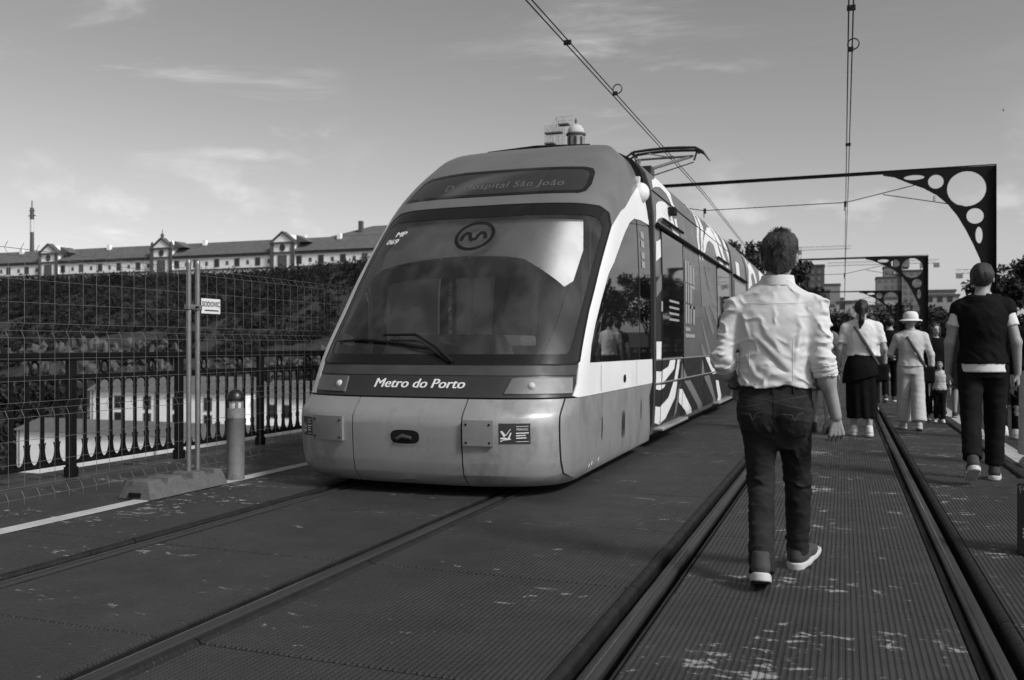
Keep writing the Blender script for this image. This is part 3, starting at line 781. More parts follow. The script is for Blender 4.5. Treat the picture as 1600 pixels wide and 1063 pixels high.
quay_house('white_house', 'long low white house with dark roof in front of the two-storey house', -116, -62, 100, -26, -11.4, -9.9, [-104, -83, -70], [-20])
tree('slender_tree', 'dark slender tree beside the white houses under the bridge', -119, 108, -17, 13, 7, 31, 'trees on the quay')
for k, (x, y, h_) in enumerate(((-125, 104, 15), (-131, 110, 16), (-138, 101, 14), (-128, 117, 17), (-146, 112, 17), (-122, 96, 11))):
    tree('quay_tree', 'dark leafy tree low behind the mesh fence at the left', x, y, -20, h_, 9, 40+k, 'dark trees low at the left')

# ---- far bank on the right: towers, cranes, trees
def tower(name, label, x, y, z, blocks, v, group='distant apartment towers', wrow=3.2, wcol=3.0):
    t = thing(name, label, 'building', (x, y, z), group)
    m_ = mat(name+'_wall', v, .9, var=.12, vscale=.15)
    for (x0, x1, d0, d1, z0, z1) in blocks:
        make('wall', B().box(x+x0, x+x1, y+d0, y+d1, z+z0, z+z1), m_, t)
        b = B(); n_ = 0
        for zz in np.arange(z0+2, z1-1.6, wrow):
            for xx in np.arange(x0+1.0, x1-1.4, wcol):
                if random.random() < .85: b.box(x+xx, x+xx+1.5, y+d0-.12, y+d0+.05, z+zz, z+zz+1.7); n_ += 1
        if n_: make('windows', b, K['wdark'] if v > .2 else K['wframe'], t, kind='stuff', fixn=False)
        make('parapet', B().box(x+x0-.3, x+x1+.3, y+d0-.3, y+d1, z+z1, z+z1+.7), K['stone'], t)
    return t
tower('dark_tower', 'dark stepped apartment tower just right of the walking man', -13, 442, 2, [(-5.5, 7, 0, 14, 0, 24.5), (-2.5, 4.5, 2, 12, 24.5, 36.5), (-6.5, -2.8, 3, 12, 24.5, 32.5)], .085)
tower('pale_tower', 'pale narrow apartment tower beside the dark tower', -4.5, 446, 2, [(-4, 3, 0, 12, 0, 27.5), (-1, 4.5, 3, 12, 0, 21)], .24)
tower('stepped_tower', 'large stepped grey apartment tower behind the second gantry bracket', 25, 486, 2, [(-9.5, 2, 0, 16, 0, 33), (-6, 3, 3, 16, 33, 38.5), (-1, 6, 4, 18, 38.5, 43), (2.2, 12.5, -1, 15, 0, 36)], .20)
tower('pale_block', 'wide pale apartment block under the far gantry', 8, 330, 1, [(-9, -3, 0, 10, 0, 15), (-2, 4, 1, 10, 0, 13.5), (5, 10, 0, 10, 0, 16)], .36)
tower('flat_roof_block', 'flat-roofed pale block with dark parapet behind the woman in the hat', 31, 330, 1, [(-5.5, 5, 0, 14, 0, 16.6), (-5, 4, 1, 12, 16.6, 18.2)], .30)
tower('low_terrace', 'row of low pale houses at the far end of the bridge', -2, 300, 1, [(-6, -1, 0, 8, 0, 12.5), (0, 4, 1, 8, 0, 13.5), (5, 9, 0, 8, 0, 12)], .38)

def crane(x, y, z, jz, j0, j1, label, cw=None):
    t = thing('tower_crane', label, 'crane', (x, y, z), 'distant tower cranes')
    m_ = K['craneg']
    b = B()
    for dx_ in (-.7, .7): b.tube([(x+dx_, y, z), (x+dx_, y, jz+2)], .12, 4)
    for k in range(int((jz-z)/2.2)): b.tube([(x-.7, y, z+k*2.2), (x+.7, y, z+k*2.2+2.2)], .07, 4)
    make('mast', b, m_, t, fixn=False)
    b = B()
    b.tube([(x+j0, y, jz), (x+j1, y, jz)], .13, 4).tube([(x+j0, y, jz+1.7), (x+j1, y, jz+1.7)], .11, 4)
    k = j0; s = 1
    while k < j1-1.4: b.tube([(x+k, y, jz if s > 0 else jz+1.7), (x+k+1.4, y, jz+1.7 if s > 0 else jz)], .06, 4); k += 1.4; s = -s
    make('jib', b, m_, t, fixn=False)
    make('cabin', B().box(x-1, x+1, y-1, y+.8, jz-2.4, jz-.2), m_, t)
    if cw is not None: make('counterweight', B().box(x+cw-1.3, x+cw+1.3, y-.8, y+.8, jz-2.2, jz-.1), m_, t)
K['craneg'] = mat('crane_grey', .22, .7)
crane(-23, 528, 5, 54.6, -6, 27, 'faint tower crane jib right of the walking man\'s head')
crane(37, 494, 5, 42.5, -45, 8, 'tower crane with counterweight beside the second gantry post', 6.6)
crane(62, 445, 5, 33.4, -15, 30, 'tower crane with counterweight left of the vest man\'s head', -13.4)

spots = [(-3, 150, 9, 8), (3.5, 157, 8.5, 8), (9, 151, 9.5, 9), (14.5, 156, 9, 8), (19, 152, 7.8, 8), (-9, 160, 9, 9), (23.5, 158, 8.5, 8)]
spots = [(x, y, h_*.78, w_) for x, y, h_, w_ in spots]
for k, (x, y, h_, w_) in enumerate(spots):
    tree('park_tree', ['dark tree right of the walking man at waist level, far end', 'second dark tree in the far row, behind the ponytailed woman', 'widest dark tree of the far row, near the sun hat', 'dark tree behind the second gantry post, far row', 'low dark tree right of the second gantry post', 'leftmost dark tree of the far row, hidden behind the man', 'dark tree of the far row beside the vest man'][k], x, y, -.8, h_, w_, 60+k, 'row of trees at the far end of the bridge', leaf=.4)
tree('broad_tree', 'dark broad tree showing between the tram roof and the man\'s head', -20, 204, 0, 24.5, 13, 81, leaf=.6)
tree('tall_tree', 'dark tall tree just right of the walking man\'s neck', -9.8, 212, 0, 21, 9, 82, leaf=.6)
rt = [(25, 168, 14.2, 9, 'dark tree behind the vest man\'s right shoulder'), (31.5, 171, 17.8, 10, 'tallest dark tree at the right edge of the photo')]
for k, (x, y, h_, w_, lab) in enumerate(rt): tree('edge_tree', lab, x, y, -.8, h_, w_, 90+k, leaf=.5)
for k in range(12):
    x = 38+k*6.2; tree('riverside_tree', 'dark tree beyond the right railing, mirrored in the tram windows', x, 160-k*5.5, -3, 17+random.uniform(-4, 5), 10, 110+k, 'trees beyond the right edge', leaf=.6)

t = thing('bird', 'tiny dark bird flying in the sky above the nearest gantry', 'bird', (12.3, 83, 20.5))
make('bird_body', B().tube([(12.3, 82.85, 20.4), (12.3, 82.95, 20.5), (12.3, 83.15, 20.65)], [.02, .06, .015], 6).add([(12.3,82.95,20.5),(12.3,83.05,20.55),(12.12,83.0,20.72)], [(0,1,2)]).add([(12.3,82.95,20.5),(12.3,83.05,20.55),(12.46,83.0,20.66)], [(0,1,2)]), K['blackp'], t, fixn=False)

# ---- box sign at the right edge
t = thing('box_sign', 'black box sign with white lettering standing on the deck at the right edge', 'sign', (1.2, 5.95, 0))
ux = Vector((.985, -.17, 0)); uy = Vector((.17, .985, 0))
base = Vector((.93, 5.80, .004))
Mx = Matrix((ux, uy, Vector((0, 0, 1)))).transposed()
make('box', B().obox(base+ux*.22+uy*.11+Vector((0, 0, .205)), .22, .11, .205, Mx), K['blackp'], t, bevel=.006)
v, f = text_mesh('FORC', .058, shear=-.25, thick=.0008, wide=.75, align='LEFT', bold=.001)
make('lettering', B().add([tuple(base+ux*(.012+p[0])+uy*(-.0025)+Vector((0, 0, .372+p[1]+.12*p[0]))) for p in v], f), mat('box_ink', .28, .6), t, fixn=False)
make('box_panel', B().add([tuple(base+ux*u-uy*.0018+Vector((0, 0, z))) for u, z in ((.045, .335), (.40, .36), (.40, .10), (.11, .10))], [(0, 1, 2, 3)]), mat('box_print', .07, .5), t, fixn=False)
b = B()
for k in range(3): b.add([tuple(base+ux*u-uy*.002+Vector((0, 0, z))) for u, z in ((.028, .10+.022*k), (.05, .10+.022*k), (.05, .113+.022*k), (.028, .113+.022*k))], [(0, 1, 2, 3)])
make('box_marks', b, bpy.data.materials['box_ink'], t, fixn=False)
# ================================================================== TRAM
XT = -3.27
TT = np.array([
[.08,6.56,1.16,.78,3.1],[.14,6.45,1.205,.75,3.1],[.34,6.40,1.235,.74,3.1],[.60,6.385,1.24,.74,3.1],[.64,6.395,1.24,.74,3.1],[.68,6.425,1.24,.75,3.1],[.77,6.515,1.24,.78,3.1],
[1.04,6.66,1.24,.82,3.1],[1.63,7.11,1.24,.86,3.0],[2.16,7.58,1.225,.86,3.0],[2.58,8.02,1.20,.80,3.0],[2.88,8.40,1.15,.68,2.8],
[3.12,8.78,1.06,.48,2.6],[3.29,9.12,.97,.28,2.5],[3.385,9.42,.84,.14,2.4],[3.43,9.75,.66,.05,2.4]])
def _slopes(xs, ys):
    h = np.diff(xs); d = np.diff(ys)/h; m = np.zeros_like(ys); m[0] = d[0]; m[-1] = d[-1]
    for i in range(1, len(xs)-1):
        if d[i-1]*d[i] > 0:
            w1 = 2*h[i]+h[i-1]; w2 = h[i]+2*h[i-1]; m[i] = (w1+w2)/(w1/d[i-1]+w2/d[i])
    return m
TM = [_slopes(TT[:, 0], TT[:, k]) for k in range(5)]
def tsec(z):
    xs = TT[:, 0]; z = min(max(z, xs[0]), xs[-1])
    i = min(max(int(np.searchsorted(xs, z))-1, 0), len(xs)-2); h = xs[i+1]-xs[i]; t = (z-xs[i])/h
    a, b, c, d = 2*t**3-3*t**2+1, t**3-2*t**2+t, -2*t**3+3*t**2, t**3-t**2
    return [a*TT[i, k]+b*h*TM[k][i]+c*TT[i+1, k]+d*h*TM[k][i+1] for k in (1, 2, 3, 4)]
def front_y(x, z):
    y0, w, L, n = tsec(z); u = min(abs(x)/w, .9999)
    return y0+L*(1-(1-u**n)**(1/n))
def S(phi, z, off=0.0):
    """point of the cab shell; phi = 0 nose centre, +-pi/2 corner, beyond: metres along the side"""
    y0, w, L, n = tsec(z); s = 1 if phi >= 0 else -1; a = abs(phi)
    if a < PI/2:
        x = w*math.sin(a)**(2/n); y = y0+L*(1-max(math.cos(a), 0)**(2/n))
    else:
        x = w; y = y0+L+(a-PI/2)
    if off:
        e = .01
        if a < PI/2-.03:
            xx = min(x, w*.995)
            dx = (front_y(xx+.002, z)-front_y(max(xx-.002, -9), z))/.004
            dz = (front_y(xx, z+e)-front_y(xx, z-e))/(2*e)
            nrm = Vector((dx, -1, dz)).normalized()
        else:
            dw = (tsec(z+e)[1]-tsec(z-e)[1])/(2*e); nrm = Vector((1, 0, -dw)).normalized()
        x += nrm.x*off; y += nrm.y*off; z += nrm.z*off
    return (XT+s*x, y, z)
def fx(x, z):
    y0, w, L, n = tsec(z); u = min(abs(x)/w, 1); return math.copysign(math.asin(u**(n/2)), x)
def fy(y, z):
    y0, w, L, n = tsec(z); return PI/2+(y-y0-L)
def FXY(x, z): return (fx(x, z), z)
UL = [math.asin(u**1.5) for u in np.arange(.07, .93, .07)]
PHI_CUTS = sorted([0.0] + UL + [-a for a in UL] + [s*a for s in (-1, 1) for a in list(np.arange(1.12, 1.62, .07)) + [2.0, 2.6, 3.2, 3.8]])
Z_CUTS = list(np.arange(.1, 3.45, .09)) + [3.36, 3.40, 3.42]

def polypatch(name, poly, fn, mat_, parent, ucuts, vcuts, off=0.0, thick=0.01, smooth=35):
    bm = bmesh.new()
    vs_ = [bm.verts.new((u, v, 0)) for u, v in poly]
    tri = tessellate_polygon([[Vector((u, v, 0)) for u, v in poly]])
    for t3 in tri:
        try: bm.faces.new([vs_[i] for i in t3])
        except ValueError: pass
    u0, u1 = min(p[0] for p in poly), max(p[0] for p in poly); v0, v1 = min(p[1] for p in poly), max(p[1] for p in poly)
    for axis, cuts, a, b_ in ((0, ucuts, u0, u1), (1, vcuts, v0, v1)):
        for c in cuts:
            if a+1e-4 < c < b_-1e-4:
                co = Vector((c, 0, 0)) if axis == 0 else Vector((0, c, 0)); no = Vector((1, 0, 0)) if axis == 0 else Vector((0, 1, 0))
                bmesh.ops.bisect_plane(bm, geom=bm.verts[:]+bm.edges[:]+bm.faces[:], plane_co=co, plane_no=no, dist=1e-6)
    bmesh.ops.dissolve_degenerate(bm, dist=1e-5, edges=bm.edges[:])
    bm.verts.index_update()
    uv = [(v.co.x, v.co.y) for v in bm.verts]
    outer = [fn(u, v, off) for u, v in uv]
    faces = [tuple(v.index for v in f.verts) for f in bm.faces]
    be = [(e.verts[0].index, e.verts[1].index) for e in bm.edges if len(e.link_faces) == 1]
    bm.free()
    V = list(outer); idx = {}
    if thick:
        for a, b_ in be:
            for q in (a, b_):
                if q not in idx: idx[q] = len(V); V.append(fn(uv[q][0], uv[q][1], off-thick))
        faces = faces + [(a, b_, idx[b_], idx[a]) for a, b_ in be]
    return make(name, (V, faces), mat_, parent, smooth=smooth)
def cab(name, poly, mat_, parent, off=0.0, thick=0.012, smooth=35): return polypatch(name, poly, S, mat_, parent, PHI_CUTS, Z_CUTS, off, thick, smooth)
def mirror(poly): return [(-u, v) for u, v in poly][::-1]
def lphi(u): return -float(np.interp(u, [0, .9, 1.25, 1.37, 1.6, 2.3], [0, .64, .80, .88, 1.22, 2.2]))
def lmir(poly): return [(lphi(u), v) for u, v in poly][::-1]
def ring(name, outer, inner, mat_, parent, off, nu=6, nv=3, fn=S):
    V = []; F_ = []; m = len(outer); cols = []
    for i in range(m):
        o0, o1 = outer[i], outer[(i+1) % m]; i0, i1 = inner[i], inner[(i+1) % m]
        for k in range(nu):
            t = k/nu; a = (o0[0]+(o1[0]-o0[0])*t, o0[1]+(o1[1]-o0[1])*t); b_ = (i0[0]+(i1[0]-i0[0])*t, i0[1]+(i1[1]-i0[1])*t)
            cols.append((a, b_))
    for a, b_ in cols:
        for j in range(nv+1):
            t = j/nv; V.append(fn(a[0]+(b_[0]-a[0])*t, a[1]+(b_[1]-a[1])*t, off))
    n_ = len(cols)
    for i in range(n_):
        k = (i+1) % n_
        for j in range(nv): F_.append((i*(nv+1)+j, k*(nv+1)+j, k*(nv+1)+j+1, i*(nv+1)+j+1))
    return make(name, (V, F_), mat_, parent, smooth=40)

K['bulb'] = mat('bulb_glass', .45, .5)
K['plate'] = mat('cover_plate', .20, .5, .2, var=.1, vscale=6)
tram = thing('tram', 'grey and white articulated tram with large sloping windscreen standing on the left track', 'tram', (XT, 6.4, 0))
GY_ = 10.03
Ecurve = [(1.30,.79),(1.335,.885),(1.312,1.04),(1.282,1.31),(1.266,1.5),(1.289,1.89),(1.32,2.15),(1.37,2.33),(1.532,2.53),(1.832,2.756),(2.10,2.91)]
g = lambda z, y=GY_: (fy(y, z), z)
Etop = Ecurve + [g(3.02)]
winR = [(fy(10.0, 2.56), 2.56),(2.36,2.555),(2.057,2.53),(1.888,2.459),(1.76,2.33),(1.685,2.216),(1.59,2.03),(1.52,1.848),(1.482,1.6),(1.472,1.396),(1.49,1.2),(1.531,1.053)]
# --- bumper and skirts
bx = lambda x, z: (fx(x, z), z)
def zline(pts, z): return [(p, z) for p in pts]
def band(x0, x1, z0, z1):
    zs = np.linspace(z0, z1, 8)
    return [bx(x0, z) for z in zs][::1] + [bx(x1, z) for z in zs[::-1]]
bp = make('bumper', B().box(XT-.9, XT+.9, 7.3, 7.6, .15, .7), K['rubber'], tram)
cab('bumper_panel', band(-.478, .478, .085, .772), K['silver'], bp, .004)
cab('bumper_panel', band(.49, 1.172, .085, .772), K['silver'], bp, .004)
cab('bumper_panel', band(-1.172, -.49, .085, .772), K['silver'], bp, .004)
sk = [bx(1.181, z) for z in np.linspace(.09, .772, 8)] + [g(.772), g(.13)] + [(3.4, .12), (2.6, .11), (1.9, .10)]
skp = cab('side_skirt', sk, K['silver'], tram, .004)
cab('side_skirt', mirror(sk), K['silver'], tram, .004)
cab('shell_backing', [(-PI/2-2.4, .10), (PI/2+2.4, .10), (PI/2+2.4, .80), (-PI/2-2.4, .80)], K['rubber'], tram, -.012, 0)
for yy, zc_, hh in ((7.80, .46, .11), (8.58, .43, .13), (8.63, .43, .14), (8.68, .43, .13), (9.44, .52, .11)):
    make('skirt_slot', B().add([S(fy(yy+.018*math.cos(R(a)), zc_+hh*math.sin(R(a))), zc_+hh*math.sin(R(a)), .006) for a in range(0, 360, 24)], [tuple(range(15))]), K['rubber'], skp)
for yy, zc_ in ((7.45, .17), (7.53, .18), (7.75, .19)):
    make('skirt_bolt', B().add([S(fy(yy+.018*math.cos(R(a)), zc_+.02*math.sin(R(a))), zc_+.02*math.sin(R(a)), .006) for a in range(0, 360, 45)], [tuple(range(8))]), K['letter'], skp)
# cover plates with screws, stickers
for s in (1, -1):
    z0, z1 = .425, .615
    xa, xb = (.50, .735) if s > 0 else (-.885, -.565)
    cp = cab('cover_plate', [bx(xa, z0), bx(xb, z0), bx(xb, z1), bx(xa, z1)], K['plate'], bp, .034, .04, 20)
    for px_ in (xa+.028, xb-.028):
        for pz in (z0+.026, z1-.026):
            c = S(fx(px_, pz), pz, .034)
            make('screw', B().tube([(c[0], c[1]+.004, c[2]), (c[0], c[1]-.004, c[2])], .009, 8), K['rubber'], cp)
    xa, xb = (.775, 1.0) if s > 0 else (-1.06, -.925)
    z0, z1 = (.44, .598)
    st = cab('warning_sticker', [bx(xa, z0), bx(xb, z0), bx(xb, z1), bx(xa, z1)], K['sticker'], bp, .0065, 0)
    wd = xb-xa
    P_ = lambda u, v: S(fx(xa+wd*u, z0+(z1-z0)*v), z0+(z1-z0)*v, .0085)
    def spoly(pts): return ([P_(u, v) for u, v in pts], [tuple(range(len(pts)))])
    b = B()
    for pts in ([(.05,.62),(.12,.64),(.24,.42),(.17,.34)], [(.05,.30),(.20,.33),(.33,.24),(.18,.22),(.05,.24)], [(.05,.16),(.30,.20),(.40,.22),(.36,.30),(.42,.55),(.38,.56),(.33,.38),(.27,.24),(.05,.10)], [(.22,.42),(.38,.74),(.40,.73),(.25,.42)],
                [(.56,.84),(.95,.86),(.95,.88),(.56,.86)], [(.56,.10),(.95,.12),(.95,.14),(.56,.12)], [(.56,.50),(.95,.52),(.95,.57),(.56,.55)], [(.56,.38),(.86,.40),(.86,.45),(.56,.43)], [(.56,.26),(.88,.28),(.88,.33),(.56,.31)]):
        b.add(*spoly(pts))
    v, f = text_mesh('PERIGO!', .2, wide=.5)
    b.add([P_(.755+p[0]*.98, .71+p[1]*.72) for p in v], f)
    make('sticker_print', b, K['letter'], st, fixn=False)
# coupler slot
slot = [(.128*math.copysign(abs(math.cos(R(a)))**.55, math.cos(R(a))), .475+.056*math.copysign(abs(math.sin(R(a)))**.7, math.sin(R(a)))) for a in range(0, 360, 15)]
ring('coupler_rim', [bx(u*1.06, .475+(v-.475)*1.12) for u, v in slot], [bx(u, v) for u, v in slot], K['silver'], bp, .010, 1, 1)
make('coupler_slot', B().add([S(fx(u, v), v, .007) for u, v in slot], [tuple(range(len(slot)))]), K['rubber'], bp)
c = S(0, .475, .0)
make('coupler_hook', B().tube([(c[0]-.07, c[1]-.012, c[2]-.02), (c[0]-.02, c[1]-.014, c[2]+.005), (c[0]+.06, c[1]-.012, c[2]-.01)], [.016, .02, .014], 8), mat('coupler_iron', .09, .5, .6), bp, smooth=50)

# --- fascia with the name, headlamps
zf0, zf1 = .792, 1.040
cab('fascia', [(-.86, .787), (1.29, .787), (1.315, .955), (-.85, .955)], K['fascia'], tram, .0)
cab('fascia_strip', [(-.845, .958), (1.30, .958), (1.305, 1.041), (-.84, 1.041)], mat('fascia_strip', .050, .5, spec=.3, var=.2, vscale=4), tram, .004)
v, f = text_mesh('Metro do Porto', .118, shear=.22, wide=.94)
xs = [p[0] for p in v]; sc_ = .81/(max(xs)-min(xs)); mx = (max(xs)+min(xs))/2
b = B()
for dx_, o_ in ((-.0035, .004), (.0, .0045), (.0035, .005)): b.add([S(fx(.025+dx_+(p[0]-mx)*sc_, .887+p[1]*.88), .887+p[1]*.88, o_) for p in v], f)
make('name_lettering', b, K['letter'], tram, fixn=False)
for s in (1, -1):
    po = [bx(.76, .812), bx(.80, .932), bx(.86, .94), (1.225, .94), (1.262, .815)] if s > 0 else mirror([bx(.66, .812), bx(.66, .94), (.82, .94), (.82, .815)])
    hl = cab('headlamp', po, K['chrome'], tram, .003, .004)
    cu = sum(p[0] for p in po)/len(po); cv = sum(p[1] for p in po)/len(po)
    po2 = [(cu+(u-cu)*1.0, cv+(v_-cv)*1.0) for u, v_ in po]
    cab('headlamp_lens', po2, K['lens'], hl, .014, .012)
    po3 = [(cu+(u-cu)*1.06, cv+(v_-cv)*1.14) for u, v_ in po]
    for k, xx in enumerate((.95,) if s > 0 else (.74,)):
        c = S(fx(s*xx, .875), .875, .002)
        make('bulb', B().lathe([(.034*math.cos(R(a)), .034*math.sin(R(a))) for a in range(-80, 81, 20)], c[0], c[1], 12, c[2]), K['bulb'], hl, smooth=60)

# --- windscreen with black border, mirror for the left
hr_o = [(0,1.045),(.6,1.045),(1.0,1.045),(1.22,1.048),(1.30,1.07),(1.276,1.31),(1.260,1.5),(1.283,1.89),(1.313,2.15),(1.34,2.33),(1.24,2.456),(1.04,2.516),(.72,2.529),(.30,2.53)]
hr_i = [(0,1.125),(.6,1.125),(.95,1.125),(1.08,1.13),(1.12,1.16),(1.14,1.31),(1.142,1.5),(1.166,1.884),(1.188,2.139),(1.19,2.31),(1.09,2.385),(.95,2.408),(.7,2.406),(.30,2.405)]
top = [(0, 2.53)], [(0, 2.40)]
wo = hr_o + top[0] + lmir(hr_o[1:])
wi = hr_i + top[1] + lmir(hr_i[1:])
ws = cab('windscreen', wo, K['wglass'], tram, .004, 0, smooth=60)
ring('black_border', wo, wi, K['frit'], ws, .007, 5, 3)
# edge rubber
wo2 = [(u*1.012+(.006 if u > 0 else -.006 if u < 0 else 0), 1.785+(v-1.785)*1.008) for u, v in wo]
ring('windscreen_seal', wo2, [(u*.992, 1.785+(v-1.785)*.996) for u, v in wo], K['rubber'], ws, .009, 5, 1)
# logo
lc = (.085, 2.205)
el = lambda rx, rz, a: FXY(lc[0]+rx*math.cos(R(a)), lc[1]+rz*math.sin(R(a)))
ring('logo_ring', [el(.195, .150, a) for a in range(0, 360, 12)], [el(.160, .122, a) for a in range(0, 360, 12)], K['frit'], ws, .0085, 1, 2)
mpath = [(-.105,-.045),(-.10,.0),(-.075,.028),(-.045,.02),(-.035,-.015),(-.012,-.04),(.018,-.03),(.03,.0),(.045,.028),(.075,.025),(.092,.0),(.10,-.03)]
def stroke(pts, w):
    l = []; r_ = []
    for i, p in enumerate(pts):
        a = pts[max(i-1, 0)]; c = pts[min(i+1, len(pts)-1)]; dx, dz = c[0]-a[0], c[1]-a[1]; L = math.hypot(dx, dz) or 1
        l.append((p[0]-dz/L*w, p[1]+dx/L*w)); r_.append((p[0]+dz/L*w, p[1]-dx/L*w))
    return l, r_
l, r_ = stroke(mpath, .016)
Vv = []; Ff = []
for a, b_ in zip(l, r_):
    for q in (a, b_): Vv.append(S(*FXY(lc[0]+q[0]*1.15, lc[1]+q[1]*1.05), .0088))
for i in range(len(l)-1): Ff.append((2*i, 2*i+1, 2*i+3, 2*i+2))
make('logo_mark', (Vv, Ff), K['frit'], ws)
for body, cx_, cz_ in (('MP', -.735, 2.262), ('069', -.80, 2.185)):
    v, f = text_mesh(body, .105, shear=.12, wide=.95)
    b = B()
    for dx_, o_ in ((-.004, .010), (0, .0105), (.004, .011)): b.add([S(fx(cx_+dx_+p[0], cz_+p[1]*.74), cz_+p[1]*.74, o_) for p in v], f)
    make('fleet_number', b, K['letter'], ws, fixn=False)
# wiper
wp = [(-.90, 1.235), (-.62, 1.262), (-.42, 1.258)]
def onS(x, z, o): return S(fx(x, z), z, o)
wiper = make('wiper', B().tube([onS(.29, 1.055, .02), onS(.12, 1.16, .05), onS(-.10, 1.262, .05), onS(-.40, 1.26, .05)], [.016, .013, .012, .010], 8), K['rubber'], tram, smooth=50)
make('wiper_blade', B().tube([onS(-.92, 1.225, .02), onS(-.60, 1.235, .025), onS(-.20, 1.20, .025), onS(.05, 1.17, .02)], [.006, .014, .014, .006], 6), K['rubber'], wiper, smooth=50)
make('wiper_arm', B().tube([onS(.26, 1.058, .02), onS(.06, 1.15, .04), onS(-.16, 1.185, .035)], .009, 6), K['rubber'], wiper, smooth=50)

# --- hood over the windscreen with the destination display
hood = lmir([(.30,2.536),(.72,2.535),(1.04,2.522),(1.245,2.462),(1.352,2.335)]) + [(0, 2.537)] + [(.30,2.536),(.72,2.535),(1.04,2.522),(1.245,2.462),(1.352,2.335)]
up = [(1.37,2.33),(1.532,2.53),(1.832,2.756),(2.10,2.91)] + [g(3.02), g(3.1), g(3.2), g(3.29), g(3.36), g(3.40), g(3.428)]
hood = hood + up + lmir(up)
hd = cab('hood', hood, K['greyp'], tram, .004)
cap = [S(a, 3.428, .004) for a in [fy(GY_, 3.428)] + list(np.linspace(PI/2, 0, 14))] + [S(a, 3.428, .004) for a in list(np.linspace(0, -PI/2, 14))[1:] + [-fy(GY_, 3.428)]]
make('hood_top', (cap, [tuple(range(len(cap)))]), K['greyp'], hd)
so = [(-.945,2.655),(-.93,2.74),(-.885,2.90),(-.82,2.955),(-.4,2.985),(0,2.985),(.4,2.985),(.84,2.985),(.92,2.965),(.955,2.91),(.975,2.76),(.955,2.68),(.90,2.652),(.4,2.645),(0,2.645),(-.4,2.648)]
si = [(-.895,2.68),(-.89,2.745),(-.855,2.885),(-.80,2.925),(-.4,2.955),(0,2.955),(.4,2.955),(.83,2.955),(.885,2.94),(.915,2.90),(.935,2.76),(.92,2.70),(.885,2.682),(.4,2.673),(0,2.673),(-.4,2.676)]
sob = [bx(*p) for p in so]; sib = [bx(*p) for p in si]
disp = cab('destination_display', sib, mat('display_glass', .030, .07, spec=.6), hd, .007, 0)
ring('display_frame', sob, sib, K['frit'], disp, .011, 3, 2)
v, f = text_mesh('Hospital São João', .155, spacing=1.12)
xs = [p[0] for p in v]; sc_ = 1.02/(max(xs)-min(xs)); mx = (max(xs)+min(xs))/2
make('display_text', B().add([S(fx(.22+(p[0]-mx)*sc_, 2.775+p[1]*.68), 2.775+p[1]*.68, .0085) for p in v], f), K['led'], disp, fixn=False)
v, f = text_mesh('D', .13)
make('display_text', B().add([S(fx(-.46+p[0], 2.775+p[1]*.8), 2.775+p[1]*.8, .0085) for p in v], f), K['led'], disp, fixn=False)
# thin gutter lines on the hood top
for xo in (-.78, .62):
    make('roof_gutter', B().tube([(XT+xo*.55, 9.60, 3.425), (XT+xo*.8, 9.75, 3.435), (XT+xo*.95, 10.02, 3.44)], .016, 6), K['rubber'], hd, smooth=50)
make('roof_gutter', B().tube([(XT-.60, 9.66, 3.43), (XT, 9.62, 3.45), (XT+.62, 9.66, 3.43)], .018, 6), K['rubber'], hd, smooth=50)

# --- white pillars and cab side
pil = Etop + winR[:1] and Etop + [g(2.56)] + winR + [g(1.045), g(.776), (2.6, .776), (1.9, .776), (1.4, .776)]
wl = [g(2.55, 9.99)] + [(u+.006, v-.006) for u, v in winR[1:]] + [g(1.052, 9.99)]
for s in (1, -1):
    q = pil if s > 0 else mirror(pil[len(Etop):]) + lmir(Etop)
    pl = cab('white_pillar', q, K['white'], tram, .006)
    cw = cab('cab_side_window', wl if s > 0 else mirror(wl), K['sglass'], tram, .004, 0)
    # mullion
    mz = np.linspace(1.06, 2.53, 8)
    mv = [S(s*(fy(9.36, z)), z, .008) for z in mz] + [S(s*(fy(9.385, z)), z, .008) for z in mz[::-1]]
    make('window_mullion', (mv, [(i, i+1, 14-i, 15-i) for i in range(7)]), K['rubber'], cw)
    for yy in (7.75, 9.22):
        zz = np.linspace(.79, 1.04, 5)
        vv = [S(s*fy(yy, z), z, .0075) for z in zz]+[S(s*fy(yy+.008, z), z, .0075) for z in zz[::-1]]
        make('panel_joint', (vv, [(0,1,8,9),(1,2,7,8),(2,3,6,7),(3,4,5,6)]), K['rubber'], pl)
    lk = [(8.67+.055*math.copysign(abs(math.cos(R(a)))**.6, math.cos(R(a))), .875+.04*math.sin(R(a))) for a in range(0, 360, 20)]
    make('door_lock', B().add([S(s*fy(y, z), z, .010) for y, z in lk], [tuple(range(18))]), K['rubber'], pl)
    c = S(s*fy(9.86, 2.90), 2.90, 0)
    make('side_lamp', B().lathe([(.105*math.cos(R(a)), .115*math.sin(R(a))) for a in range(-85, 86, 17)], c[0], c[1], 16, c[2]), K['white'], pl, smooth=70)
    b = B()
    for k, zz in enumerate((2.36, 2.26, 2.14, 2.04)):
        b.add([S(s*fy(9.52+dy_, zz+dz_), zz+dz_, .0085) for dy_, dz_ in ((0, 0), (.16, 0), (.16, .07), (0, .07))], [(0, 1, 2, 3)])
    make('window_stickers', b, K['letterg'], cw)

